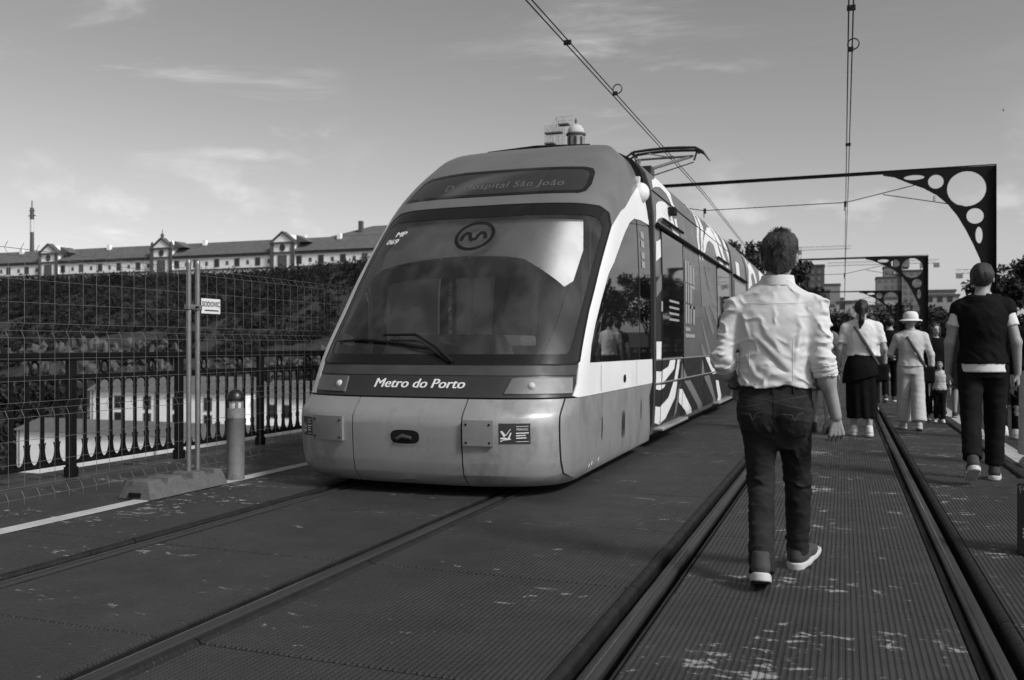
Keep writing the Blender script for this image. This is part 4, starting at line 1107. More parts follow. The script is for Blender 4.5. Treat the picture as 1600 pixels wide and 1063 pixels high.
# --- cab interior
make('cab_floor', B().box(XT-1.1, XT+1.1, 7.3, 10.0, .72, .76), K['dash'], tram)
make('cab_back_wall', B().box(XT-1.12, XT-.42, 9.93, 9.98, .76, 3.1).box(XT+.45, XT+1.12, 9.93, 9.98, .76, 3.1).box(XT-.42, XT+.45, 9.93, 9.98, 2.35, 3.1), K['cabin'], tram)
make('cab_ceiling', B().prism([(8.50, 2.60), (9.93, 2.62), (9.93, 2.56), (8.50, 2.50)], lambda u, v, a: (XT+a, u, v), -1.02, 1.02), K['cabinl'], tram)
make('cab_beam', B().prism([(-1.0, 2.12), (-.72, 2.36), (-.2, 2.44), (.75, 2.42), (1.03, 2.10), (1.03, 2.0), (.74, 2.26), (-.2, 2.26), (-.72, 2.24), (-1.0, 2.0)], lambda u, v, a: (XT+u, a, v), 9.3, 9.42), K['dash'], tram)
b = B()
dpts = [(x_, front_y(x_, 1.06)+.10) for x_ in np.linspace(-1.1, 1.1, 15)]
b.prism(dpts + [(1.1, 8.2), (-1.1, 8.2)], lambda u, v, a: (XT+u, v, a), .8, 1.10)
make('dashboard', b, K['dash'], tram)
make('instrument_binnacle', B().frame(XT-.75, XT+.35, 7.35, 8.0, 1.10, 1.30, .08), mat('binnacle', .05, .6), tram, bevel=.02)
ds = make('driver_seat', B().obox((XT-.12, 9.0, 1.25), .26, .24, .06), K['cabin'], tram, bevel=.04, seg=2)
make('seat_back', B().obox((XT-.12, 9.28, 1.66), .25, .07, .36, Matrix.Rotation(R(-10), 3, 'X')), mat('seat_cloth', .12, .9), ds, bevel=.05, seg=3)
make('head_rest', B().obox((XT-.12, 9.36, 2.10), .14, .05, .10), bpy.data.materials['seat_cloth'], ds, bevel=.04, seg=3)
for xx in (-.60, .74):
    make('grab_pole', B().tube([(XT+xx, 9.2, .76), (XT+xx, 9.2, 2.6)], .022, 8), K['galv'], tram, smooth=60)
bl = [FXY(-.80,2.42),FXY(-.93,2.10),FXY(-.86,1.96),FXY(-.72,1.99),FXY(-.50,2.03),FXY(0,2.065),FXY(.42,2.05),FXY(.60,2.02),FXY(.85,1.88),FXY(1.03,1.75),FXY(1.09,1.80),FXY(1.10,2.1),FXY(1.02,2.42),FXY(.5,2.44),FXY(0,2.44)]
cab('sun_blind', bl, mat('blind', .80, .8, var=.15, vscale=1.5, stretch=(2, 2, .4)), tram, -.07, 0)
bl2 = [FXY(-.86,1.955),FXY(-.80,1.78),FXY(-.5,1.86),FXY(.55,1.86),FXY(.62,1.90),FXY(.60,2.015),FXY(.42,2.045),FXY(0,2.06),FXY(-.50,2.025)]
cab('blind_header', bl2, mat('blind_header', .05, .7), tram, -.09, 0)

# --- articulated body modules behind the cab
WMz = np.array([.16,.30,.6,1.0,2.0,2.7,3.0,3.2,3.32,3.40,3.44]); WMw = np.array([1.16,1.215,1.232,1.238,1.238,1.218,1.185,1.12,1.03,.88,.55])
def wm(z): return float(np.interp(z, WMz, WMw))
def side(y, z, off=0.0, s=1):
    dw = (wm(z+.02)-wm(z-.02))/.04; n_ = Vector((1, -dw)).normalized()
    return (XT+s*(wm(z)+n_.x*off), y, z+n_.y*off)
zl = [.16,.22,.30,.45,.6,.8,1.0,1.5,2.0,2.4,2.7,2.85,3.0,3.1,3.2,3.26,3.32,3.36,3.40,3.425,3.44]
def section(): return [(wm(z), z) for z in zl] + [(-wm(z), z) for z in zl[::-1]]
def module(y0, y1, m_):
    sec_ = section(); n_ = len(sec_)
    V = [(XT+u, y0, v) for u, v in sec_]+[(XT+u, y1, v) for u, v in sec_]
    F_ = [(i, (i+1) % n_, n_+(i+1) % n_, n_+i) for i in range(n_)] + [tuple(range(n_)), tuple(range(2*n_-1, n_-1, -1))]
    return make('body_module', (V, F_), m_, tram, smooth=30)
def bellows(y0, y1):
    b = B(); sec_ = section(); k = 6
    rows = []
    for j in range(2*k+1):
        s_ = .955 if j % 2 else .975
        rows.append([(XT+u*s_, y0+(y1-y0)*j/(2*k), .3+(v-.3)*s_) for u, v in sec_])
    n_ = len(sec_); V = [p for r__ in rows for p in r__]
    F_ = [(j*n_+i, j*n_+(i+1) % n_, (j+1)*n_+(i+1) % n_, (j+1)*n_+i) for j in range(2*k) for i in range(n_)]
    return make('bellows', (V, F_), K['rubber'], tram)
def sdec(name, poly, m_, par, off=.004, s=1, smooth=40):
    return polypatch(name, poly, lambda u, v, o: side(u, v, o, s), m_, par, list(np.arange(9, 45, .6)), [.22,.3,.45,.6,.8,1.0,1.5,2.0,2.4,2.7,2.85,3.0,3.1,3.2,3.26,3.32,3.36,3.40], off, 0, smooth)
K['sidegl'] = mat('dark_door_glass', .010, .03, spec=.75)
# end ring of the cab
V = []; F_ = []
zs_ = [.16]+[z for z in zl[1:]]
make('cab_end_ring', (lambda sec_: ([(XT+u*.985, 10.02, v) for u, v in sec_]+[(XT+u*.985, 10.28, v) for u, v in sec_], [(i, (i+1) % len(sec_), len(sec_)+(i+1) % len(sec_), len(sec_)+i) for i in range(len(sec_))]+[tuple(range(len(sec_)))]))(section()), K['rubber'], tram)
m1 = module(10.27, 17.72, K['wrap'])
def ell(cy, cz, ry, rz, a0, a1, n_=14): return [(cy+ry*math.cos(R(a0+(a1-a0)*k/n_)), cz+rz*math.sin(R(a0+(a1-a0)*k/n_))) for k in range(n_+1)]
def arcband(cy, cz, r0, r1, a0, a1, m_, par, off=.004, n_=14): return sdec('wrap_graphic', ell(cy, cz, r0[0], r0[1], a0, a1, n_)+ell(cy, cz, r1[0], r1[1], a1, a0, n_), m_, par, off)
# graphics on the first module
sdec('wrap_graphic', [(10.28, .24), (17.70, .24), (17.70, 1.02), (10.28, 1.02)], K['wrapd'], m1, .003)
sdec('wrap_graphic', [(10.28, 1.05), (10.64, 1.05), (10.64, 2.0), (10.28, 2.0)], K['wrapd'], m1, .003)
GFX = [
('wrapw',[(10.29,0.902),(10.55,0.89),(11.05,0.939),(11.19,1.035),(11.55,1.03),(11.46,0.902),(10.87,0.776),(10.56,0.745),(10.29,0.757)]),
('wrapw',[(10.29,0.741),(10.88,0.726),(10.79,0.692),(10.52,0.673),(10.29,0.694)]),
('wrapw',[(10.29,0.496),(10.56,0.47),(11.09,0.553),(11.42,0.737),(11.7,0.73),(11.56,0.527),(10.98,0.31),(10.65,0.257),(10.29,0.303)]),
('wrapw',[(11.71,1.028),(11.93,1.029),(11.68,0.746),(11.47,0.754)]),
('wrapm',[(11.78,0.629),(11.93,0.699),(11.73,0.329),(11.56,0.284)]),
('wrapw',[(11.86,0.625),(12.08,0.615),(13.2,0.22),(12.75,0.22),(11.87,0.453)]),
('wrapm',[(12.05,0.965),(12.26,0.863),(12.55,0.739),(11.96,0.755)]),
('wrapm',[(12.25,0.716),(12.76,0.711),(14.26,0.22),(13.81,0.22)]),
('wrapm',[(13.88,0.994),(14.21,0.767),(13.83,0.756)]),
('wrapm',[(14.06,0.722),(14.64,0.727),(15.7,0.226),(15.53,0.22)]),
('wrapw',[(14.18,1.028),(14.87,1.027),(15.63,0.731),(15.09,0.725)]),
('wrapw',[(15.46,0.608),(15.81,0.595),(16.45,0.233),(16.0,0.238)]),
('wrapw',[(10.29,1.244),(10.6,1.246),(10.58,1.026),(10.29,1.033)]),
('wrapm',[(13.89,2.083),(14.44,2.116),(15.82,1.698),(15.82,1.472)]),
('wrapm',[(13.69,2.027),(13.81,2.034),(15.27,1.439),(15.0,1.364)]),
('wrapm',[(13.73,1.591),(13.83,1.594),(14.92,1.031),(14.58,1.03)]),
('wrapm',[(13.73,1.219),(13.88,1.219),(14.34,1.042),(13.95,1.041)]),
('wrapw',[(10.33,2.404),(10.75,2.493),(10.71,2.279),(10.29,2.174)]),
('wrapm',[(10.29,1.926),(10.68,2.075),(10.67,1.886),(10.29,1.752)]),
('wrapw',[(10.44,2.855),(10.58,2.904),(10.83,2.953),(11.08,2.972),(11.31,2.953),(11.47,2.868),(11.63,2.749),(11.76,2.631),(11.61,2.621),(11.44,2.656),(11.25,2.716),(11.03,2.755),(10.75,2.743),(10.5,2.693),(10.34,2.623)]),
('wrapw',[(10.54,3.16),(11.3,3.33),(11.86,3.264),(11.76,3.067),(11.85,3.017),(11.8,2.975),(11.56,2.951),(11.56,3.053),(11.42,3.141),(11.04,3.157),(10.64,3.096),(10.41,3.043)]),
('wrapw',[(11.65,2.846),(11.82,2.868),(11.92,2.657),(11.74,2.589)]),
('wrapw',[(14.1,2.627),(14.21,2.827),(14.6,3.025),(15.14,3.171),(15.58,3.216),(15.89,3.117),(16.12,2.864),(16.61,2.66),(16.13,2.641),(15.7,2.739),(15.45,2.9),(14.97,2.929),(14.63,2.853),(14.3,2.665)]),
('wrapw',[(13.5,3.33),(13.7,3.33),(13.99,3.083),(13.74,2.812),(13.79,2.468),(13.59,2.613),(13.54,2.826),(13.76,3.128)]),
('wrapw',[(13.95,3.32),(14.25,3.3),(14.48,3.088),(14.04,2.733),(14.08,2.493),(13.87,2.567),(13.96,2.874),(14.15,3.086)]),
('wrapw',[(15.5,3.35),(16.3,3.3),(16.64,3.093),(16.74,2.892),(17.41,2.658),(16.91,2.663),(16.2,2.958),(15.89,3.181)]),
('wrapw',[(16.9,3.36),(17.45,3.25),(17.6,2.987),(17.66,2.801),(17.57,2.799),(17.13,3.009),(17.06,3.254)]),
('wrapm',[(13.62,2.544),(13.78,2.559),(14.64,1.824),(13.85,1.792)]),
('wrapm',[(14.2,2.447),(14.71,2.334),(15.67,1.866),(14.92,1.835)]),
]

for i_, (m_, q) in enumerate(GFX): sdec('wrap_graphic', q, K[m_], m1, .004+.0002*(i_ % 5))
# doors
d1 = sdec('door', [(10.64, 1.06), (12.12, 1.06), (12.12, 2.57), (10.64, 2.57)], K['sidegl'], m1, .012)
for yy in (10.62, 12.13): make('door_edge', B().tube([side(yy, z, .008) for z in (.28, 1.0, 2.0, 2.58)], .010, 6), K['rubber'], d1)
make('door_handle', B().tube([side(10.52, 1.60, .02), side(10.52, 1.72, .02)], .016, 8), K['letterg'], d1)
b = B()
for zz in (1.74, 1.66, 1.585, 1.51): b.add([side(11.05, zz, .016), side(11.75, zz, .016), side(11.75, zz+.028, .016), side(11.05, zz+.028, .016)], [(0, 1, 2, 3)])
make('door_notice', b, K['letterg'], d1)
d2 = sdec('door', [(15.62, 1.06), (17.3, 1.06), (17.3, 2.57), (15.62, 2.57)], K['sidegl'], m1, .012)
make('door_rail', B().tube([side(10.3, 2.60, .03), side(17.68, 2.60, .03)], .024, 6), K['rubber'], m1)
make('door_rail', B().tube([side(10.7, 2.71, .03), side(12.1, 2.71, .03)], .018, 6), K['rubber'], m1)
make('door_rail', B().tube([side(15.7, 2.72, .03), side(17.2, 2.72, .03)], .018, 6), K['rubber'], m1)
make('roof_joint', B().tube([side(10.3, 3.0, .004), side(17.68, 3.0, .004)], .007, 5), K['rubber'], m1)
for zz in (1.03, .755): make('body_joint', B().tube([side(10.3, zz, .004), side(15.6, zz, .004)], .012, 5), K['wrapm'], m1)
for yy in (11.85, 14.1): make('body_joint', B().tube([side(yy, z, .004) for z in (.26, .6, 1.02)], .006, 5), K['rubber'], m1)
make('door_step', B().box(XT+1.16, XT+1.30, 10.42, 12.2, .20, .235), K['silver'], m1, bevel=.008)
make('door_step', B().box(XT+1.16, XT+1.30, 15.5, 17.4, .20, .235), K['silver'], m1, bevel=.008)
make('side_camera', B().obox(side(11.28, 2.88, .05), .05, .07, .05), K['rubber'], m1, bevel=.01)
# condensed lettering block on the side (not legible in the photograph): upright strokes
b = B()
for z0, z1, bars in ((2.07, 2.37, [(0, .16), (.22, .36), (.40, .60), (.66, .80)]), (1.79, 2.05, [(0, .12), (.20, .32), (.40, .55), (.62, .66)]), (1.50, 1.76, [(0, .14), (.2, .34), (.42, .52), (.66, .82)])):
    for a0, a1 in bars: b.add([side(12.3+a0, z0, .008), side(12.3+a1, z0, .008), side(12.3+a1, z1, .008), side(12.3+a0, z1, .008)], [(0, 1, 2, 3)])
    b.add([side(12.3+.42, z1-.04, .008), side(12.3+.82, z1-.04, .008), side(12.3+.82, z1, .008), side(12.3+.42, z1, .008)], [(0, 1, 2, 3)])
make('side_lettering', b, K['letterg'], m1)
b = B()
for z0, ln in ((1.40, .40), (1.31, .82)): b.add([side(12.3, z0, .008), side(12.3+ln, z0, .008), side(12.3+ln, z0+.05, .008), side(12.3, z0+.05, .008)], [(0, 1, 2, 3)])
make('side_lettering', b, K['letterg'], m1)
bellows(17.72, 18.05)
m2 = module(18.05, 20.6, K['wrap'])
wdw = sdec('window', [(18.7, 2.62), (19.35, 2.62), (19.35, 2.92), (18.7, 2.92)], K['wrapw'], m2, .006)
sdec('window', [(18.25, 1.06), (20.4, 1.06), (20.4, 2.5), (18.25, 2.5)], K['sidegl'], m2, .010)
make('door_rail', B().tube([side(18.1, 2.60, .03), side(20.55, 2.60, .03)], .024, 6), K['rubber'], m2)
bellows(20.6, 20.9)
yb = 20.9
for k, L_ in enumerate((7.6, 2.5, 7.6)):
    mm = module(yb, yb+L_, K['wrap'])
    if L_ > 5:
        for a in (.6, 3.0, 5.4):
            sdec('door', [(yb+a, 1.06), (yb+a+1.6, 1.06), (yb+a+1.6, 2.5), (yb+a, 2.5)], K['sidegl'], mm, .012)
        arcband(yb+1.5, 2.25, (1.3, .95), (.85, .70), 170, 0, K['wrapw'], mm, .0045, 16)
        arcband(yb+4.6, 2.25, (1.7, 1.0), (1.35, .82), 170, 10, K['wrapw'], mm, .0045, 16)
        sdec('wrap_graphic', [(yb+.3, 3.3), (yb+.6, 3.3), (yb+1.2, 2.6), (yb+.8, 2.6)], K['wrapw'], mm)
    else: sdec('window', [(yb+.3, 1.06), (yb+2.2, 1.06), (yb+2.2, 2.5), (yb+.3, 2.5)], K['sidegl'], mm, .010)
    sdec('wrap_graphic', [(yb+.02, .24), (yb+L_-.02, .24), (yb+L_-.02, 1.02), (yb+.02, 1.02)], K['wrapd'], mm, .003)
    bellows(yb+L_, yb+L_+.3); yb += L_+.3
module(yb, yb+3.0, K['silver'])
make('underframe_light_block', B().box(XT-1.0, XT+1.0, 7.45, yb+2.5, .045, .5), K['rubber'], tram)  # plain dark box for the bogies, added to block light under the tram
# pantograph
pn = make('pantograph', B().box(XT-.5, XT+.5, 16.4, 18.2, 3.45, 3.56), K['gantry'], tram)
hx = [(-.84, 4.78), (-.74, 4.92), (-.60, 5.00), (-.3, 5.02), (0, 5.03), (.3, 5.02), (.60, 5.00), (.74, 4.92), (.84, 4.78)]
for yy in (17.35, 17.62): make('collector_bar', B().tube([(XT+u, yy, v) for u, v in hx], [.012, .02, .026, .028, .028, .028, .026, .02, .012], 8), K['blackp'], pn, smooth=50)
for xx in (-.62, .62): make('collector_cross_piece', B().tube([(XT+xx, 17.28, 4.97), (XT+xx, 17.7, 4.97)], .03, 6).tube([(XT+xx, 17.48, 4.97), (XT+xx*.9, 17.48, 4.78)], .02, 6), K['blackp'], pn)
make('upper_arm', B().tube([(XT+.5, 17.45, 4.85), (XT+.08, 15.3, 4.22)], .028, 8).tube([(XT-.5, 17.45, 4.85), (XT-.08, 15.3, 4.22)], .028, 8).tube([(XT-.55, 17.45, 4.86), (XT+.55, 17.45, 4.86)], .022, 8), K['galv'], pn, smooth=50)
make('guide_rod', B().tube([(XT+.55, 17.45, 4.74), (XT+.14, 15.35, 4.12)], .012, 6), K['blackp'], pn)
make('lower_arm', B().tube([(XT, 15.25, 4.2), (XT, 17.6, 3.55)], .045, 8), K['gantry'], pn, smooth=50)
make('knuckle', B().box(XT-.14, XT+.2, 15.18, 15.42, 4.08, 4.28), K['blackp'], pn, bevel=.02)
make('horn', B().tube([(XT-.62, 17.4, 4.9), (XT-.45, 16.7, 4.78), (XT-.1, 16.4, 4.74), (XT+.2, 16.6, 4.7)], .014, 6), K['blackp'], pn)
# ================================================================== PEOPLE (implicit surfaces -> one continuous mesh each)
def _v(p): return np.array(p, float)
def rcone(P, a, b, ra, rb, flat=False, sq=None):
    a, b = _v(a), _v(b); ab = b-a; L2 = float(ab@ab)
    pa = P-a; t = np.clip((pa@ab)/L2, 0, 1)
    q = pa-t[:, None]*ab
    if sq is not None: q = q/np.array(sq)
    d = np.sqrt((q*q).sum(1))-(ra+(rb-ra)*t)
    if flat:
        u = ab/math.sqrt(L2); d = np.maximum(d, (P-b)@u)
    return d
def ellip(P, c, r):
    q = (P-_v(c)); r = _v(r); k0 = np.sqrt(((q/r)**2).sum(1)); k1 = np.sqrt(((q/(r*r))**2).sum(1))
    return np.where(k1 > 1e-9, k0*(k0-1)/np.maximum(k1, 1e-9), -r.min())
def stack(P, secs, ex=2.0):
    """secs rows: z, cx, cy, rx, ry"""
    s = np.array(secs, float); z = P[:, 2]
    zz = np.linspace(s[0, 0], s[-1, 0], 160); i_ = np.clip(np.searchsorted(s[:, 0], zz)-1, 0, len(s)-2); h_ = s[i_+1, 0]-s[i_, 0]; t_ = (zz-s[i_, 0])/h_
    tab = []
    for k in (1, 2, 3, 4):
        m_ = np.gradient(s[:, k], s[:, 0]); tab.append((2*t_**3-3*t_**2+1)*s[i_, k]+(t_**3-2*t_**2+t_)*h_*m_[i_]+(-2*t_**3+3*t_**2)*s[i_+1, k]+(t_**3-t_**2)*h_*m_[i_+1])
    cx, cy, rx, ry = [np.interp(z, zz, q) for q in tab]
    x = np.abs(P[:, 0]-cx)/rx; y = np.abs(P[:, 1]-cy)/ry
    d = ((x**ex+y**ex)**(1/ex)-1)*np.minimum(rx, ry)
    dz = np.maximum(s[0, 0]-z, z-s[-1, 0])
    return np.where(dz > 0, np.sqrt(np.maximum(d, 0)**2+dz**2), np.maximum(d, dz))
def rbox(P, c, h, r, M=None):
    q = P-_v(c)
    if M is not None: q = q@np.array(M)
    q = np.abs(q)-(_v(h)-r); return np.sqrt((np.maximum(q, 0)**2).sum(1))+np.minimum(q.max(1), 0)-r
def smin(a, b, k):
    h = np.clip(.5+.5*(b-a)/k, 0, 1); return b+(a-b)*h-k*h*(1-h)
def sunion(ds, k):
    r = ds[0]
    for d in ds[1:]: r = smin(r, d, k)
    return r

def surfnet(f, lo, hi, h):
    lo = _v(lo); hi = _v(hi); c = 4
    nb = np.ceil((hi-lo)/(h*c)).astype(int)+1
    N = nb*c+1
    V = np.full(N, 1.0, np.float32)
    cen = np.stack(np.meshgrid(*[np.arange(n_) for n_ in nb], indexing='ij'), -1).reshape(-1, 3)
    d = f(lo+(cen*c+c/2)*h)
    V[:] = np.kron(np.pad(d.reshape(nb), ((0, 1),)*3, mode='edge'), np.ones((c, c, c)))[:N[0], :N[1], :N[2]]
    mk = np.abs(d) < h*c*1.9
    bl = cen[mk]*c
    off = np.stack(np.meshgrid(*[np.arange(c+1)]*3, indexing='ij'), -1).reshape(-1, 3)
    flag = np.zeros(N, bool)
    idx = (bl[:, None, :]+off[None]).reshape(-1, 3)
    flag[idx[:, 0], idx[:, 1], idx[:, 2]] = True
    idx = np.argwhere(flag)
    vals = np.concatenate([f(lo+idx[i:i+400000]*h) for i in range(0, len(idx), 400000)])
    V[idx[:, 0], idx[:, 1], idx[:, 2]] = vals
    S_ = V < 0
    nx_, ny_, nz_ = [n_-1 for n_ in N]
    cnt = sum(S_[i:nx_+i, j:ny_+j, k:nz_+k].astype(np.int8) for i in (0, 1) for j in (0, 1) for k in (0, 1))
    act = (cnt > 0) & (cnt < 8)
    I = np.argwhere(act); id_ = np.full(act.shape, -1, np.int64); id_[act] = np.arange(len(I))
    acc = np.zeros((len(I), 3)); num = np.zeros(len(I))
    cs = [(i, j, k) for i in (0, 1) for j in (0, 1) for k in (0, 1)]
    for a in cs:
        for b in cs:
            if sum(b)-sum(a) == 1 and all(q >= p for p, q in zip(a, b)):
                va = V[I[:, 0]+a[0], I[:, 1]+a[1], I[:, 2]+a[2]]; vb = V[I[:, 0]+b[0], I[:, 1]+b[1], I[:, 2]+b[2]]
                m = (va < 0) != (vb < 0); t = np.where(m, va/np.where(m, va-vb, 1), 0)
                acc += np.where(m[:, None], np.array(a)+t[:, None]*(np.array(b)-np.array(a)), 0); num += m
    pts = lo+h*(I+acc/num[:, None])
    faces = []
    for ax in range(3):
        u, w = (ax+1) % 3, (ax+2) % 3
        e = [0, 0, 0]; e[ax] = 1
        sl = [slice(0, n_) for n_ in N]; A = S_[tuple(slice(0, N[i]-e[i]) for i in range(3))]; Bq = S_[tuple(slice(e[i], N[i]) for i in range(3))]
        E_ = np.argwhere(A != Bq)
        ok = (E_[:, u] >= 1) & (E_[:, w] >= 1) & (E_[:, u] < N[u]-1) & (E_[:, w] < N[w]-1) & (E_[:, ax] < N[ax]-1)
        E_ = E_[ok]
        if not len(E_): continue
        du = np.zeros(3, int); du[u] = 1; dw = np.zeros(3, int); dw[w] = 1
        q = np.stack([id_[tuple((E_+o).T)] for o in (0*du, -du, -du-dw, -dw)], 1)
        ins = S_[tuple(E_.T)]
        q = np.where(ins[:, None], q[:, ::-1], q)
        faces.append(q[(q >= 0).all(1)])
    Fq = np.concatenate(faces)[:, ::-1]
    return pts, Fq

def body_obj(name, f, lo, hi, h, mat_, parent=None, loc=(0, 0, 0), rz=0.0, relax=1):
    P, Fq = surfnet(f, lo, hi, h)
    for _ in range(relax):       # light Laplacian relax
        s_ = np.zeros_like(P); c_ = np.zeros(len(P))
        for a, b in ((0, 1), (1, 2), (2, 3), (3, 0)):
            np.add.at(s_, Fq[:, a], P[Fq[:, b]]); np.add.at(c_, Fq[:, a], 1)
            np.add.at(s_, Fq[:, b], P[Fq[:, a]]); np.add.at(c_, Fq[:, b], 1)
        P = P*.5+.5*s_/np.maximum(c_, 1)[:, None]
    me = bpy.data.meshes.new(name)
    me.vertices.add(len(P)); me.vertices.foreach_set('co', P.astype(np.float32).ravel())
    me.loops.add(len(Fq)*4); me.loops.foreach_set('vertex_index', Fq.astype(np.int32).ravel())
    me.polygons.add(len(Fq)); me.polygons.foreach_set('loop_start', np.arange(0, len(Fq)*4, 4, dtype=np.int32))
    me.update(calc_edges=True); me.validate()
    me.polygons.foreach_set('use_smooth', [True]*len(me.polygons))
    me.materials.append(mat_)
    o = bpy.data.objects.new(name, me); COL.objects.link(o)
    if parent is not None: o.parent = parent
    else: o.location = loc; o.rotation_euler = (0, 0, rz)
    return o

def lmesh(name, b, mat_, parent, smooth=50):     # child in the person's local frame
    v, f = (b.v, b.f) if isinstance(b, B) else b
    me = bpy.data.meshes.new(name); me.from_pydata([tuple(p) for p in v], [], [tuple(q) for q in f])
    bm = bmesh.new(); bm.from_mesh(me); bmesh.ops.recalc_face_normals(bm, faces=bm.faces); bm.to_mesh(me); bm.free()
    me.polygons.foreach_set('use_smooth', [True]*len(me.polygons)); me.set_sharp_from_angle(angle=R(smooth))
    me.materials.append(mat_); o = bpy.data.objects.new(name, me); COL.objects.link(o); o.parent = parent; return o

K['skin'] = mat('skin', .27, .55, var=.10, vscale=14, bump=.15, bscale=160)
K['skind'] = mat('skin_tanned', .26, .55, var=.14, vscale=18, bump=.2, bscale=160)
K['hair'] = mat('dark_hair', .012, .45, spec=.35, var=.5, vscale=40, bump=.8, bscale=120, stretch=(1, 1, .25))
K['hairg'] = mat('greying_hair', .030, .5, spec=.35, var=.7, vscale=55, bump=1.0, bscale=140, stretch=(1, 1, .22))
K['hairb'] = mat('light_hair', .14, .5, var=.4, vscale=40, stretch=(1, 1, .2))
K['wshirt'] = mat('white_shirt', .56, .85, spec=.2, var=.03, vscale=8, bump=.12, bscale=320)
K['wcloth'] = mat('pale_cloth', .62, .9, spec=.2, var=.06, vscale=9, bump=.1, bscale=200)
K['linen'] = mat('pale_linen', .46, .9, spec=.2, var=.08, vscale=10, bump=.12, bscale=220)
K['jeans'] = mat('dark_jeans', .023, .9, spec=.08, var=.45, vscale=7, bump=.25, bscale=420)
K['black'] = mat('black_cloth', .008, .9, spec=.05, var=.3, vscale=8)
K['trous'] = mat('dark_trousers', .012, .9, spec=.05, var=.35, vscale=8)
K['vest'] = mat('black_quilted_vest', .007, .8, spec=.08)
K['shoe'] = mat('grey_shoe', .042, .8, var=.15, vscale=20, bump=.3, bscale=260)
K['sole'] = mat('white_sole', .48, .6, var=.05, vscale=20)
K['soled'] = mat('dark_sole', .015, .7)
K['stitch'] = mat('stitching', .055, .8)
K['strap'] = mat('dark_strap', .05, .7)

def ridged(P, sc, seed): return np.clip(1-np.abs(2*fbm(P, sc, seed, 2)-1)*3.2, 0, 1)**1.6
def leg_pts(hip, a, b, L1=.43, L2=.41):
    a, b = R(a), R(b); hip = _v(hip)
    kn = hip+L1*_v((0, math.sin(a), -math.cos(a))); an = kn+L2*_v((0, math.sin(a-b), -math.cos(a-b))); return hip, kn, an

def hand_prims(wrist, d, nrm, curl=.5, s=1.0, side=1):
    """relaxed hand: palm and five unequal, bent fingers; d = pointing direction, nrm = palm normal"""
    d = _v(d)/np.linalg.norm(d); nrm = _v(nrm)-d*(_v(nrm)@d); nrm /= np.linalg.norm(nrm); t = np.cross(d, nrm)*side
    out = []; W_ = _v(wrist)
    pc = W_+d*.045*s
    for k in (-1.5, -.5, .5, 1.5): out.append((W_+d*.01*s+t*.007*k*s, W_+d*.088*s+t*.0200*k*s, .0125*s, .0105*s))
    for k, L in zip((-1.5, -.5, .5, 1.5), (.060, .078, .084, .074)):
        p0 = W_+d*.086*s+t*.0205*k*s; ang = 0; p = p0; seg = L*s*np.array([.46, .32, .24]); r = .0083*s
        for j, L_ in enumerate(seg):
            ang += curl*(.75, .95, .6)[j]
            q = p+L_*(d*math.cos(ang)+nrm*math.sin(ang)); out.append((p, q, r, r*.9)); p = q; r *= .9
    p = W_+d*.022*s+t*.022*s+nrm*.008*s
    q = p+.040*s*(d*.72+t*.52+nrm*.38); out.append((p, q, .0135*s, .0115*s)); e = q+.032*s*(d*.86+t*.05+nrm*(.35+.3*curl)); out.append((q, e, .011*s, .009*s))
    return out

def shoe(parent, ankle, yaw, pitch, m_up, m_sole, L=.27, s=1.0, h=.006):
    """low trainer: upper and wrapped sole; heel under the ankle"""
    Mz = Matrix.Rotation(yaw, 3, 'Z') @ Matrix.Rotation(pitch, 3, 'X')
    A = np.array(Mz)          # local -> person
    off = _v(ankle)
    def tol(P): return (P-off)@A
    def up(P):
        q = tol(P)/s
        d = sunion([rcone(q, (0, -.02, -.035), (0, .03, -.04), .040, .040), rcone(q, (0, .02, -.038), (.0, .14, -.052), .042, .034), rcone(q, (0, .12, -.055), (0, .185, -.06), .038, .026), rcone(q, (0, -.02, .02), (0, -.03, -.03), .042, .042)], .02)
        d = np.maximum(d, -(q[:, 2]+.078)); d = np.maximum(d, q[:, 2]-.045)
        return d*s
    def so(P):
        q = tol(P)/s
        d2 = sunion([rcone(q*np.array([1, 1, 0]), (0, -.03, 0), (0, .03, 0), .046, .044), rcone(q*np.array([1, 1, 0]), (0, .05, 0), (.0, .19, 0), .044, .040)], .03)
        z = q[:, 2]; top = -.066+np.where(q[:, 1] < 0, .012*np.clip(-q[:, 1]/.06, 0, 1), 0)+.010*np.clip((q[:, 1]-.15)/.08, 0, 1)
        bot = -.095+.030*np.clip((q[:, 1]-.13)/.10, 0, 1)**2
        return np.maximum(np.maximum(d2, z-top), bot-z)*s
    lo = off-.30*s; hi = off+.30*s
    u = body_obj('shoe', up, lo, hi, h, m_up, parent); body_obj('sole', so, lo, hi, h, m_sole, u)
    if h < .0065:
        def tread(P):
            q = tol(P)/s
            d2 = sunion([rcone(q*np.array([1, 1, 0]), (0, -.03, 0), (0, .03, 0), .045, .043), rcone(q*np.array([1, 1, 0]), (0, .05, 0), (.0, .19, 0), .043, .039)], .03)
            bot = -.104+.030*np.clip((q[:, 1]-.13)/.10, 0, 1)**2+.020*np.clip((-q[:, 1]-.02)/.06, 0, 1)**2
            return np.maximum(np.maximum(d2, q[:, 2]-(bot+.014)), bot-q[:, 2])*s
        body_obj('outsole', tread, lo, hi, h, K['soled'], u)
    return u

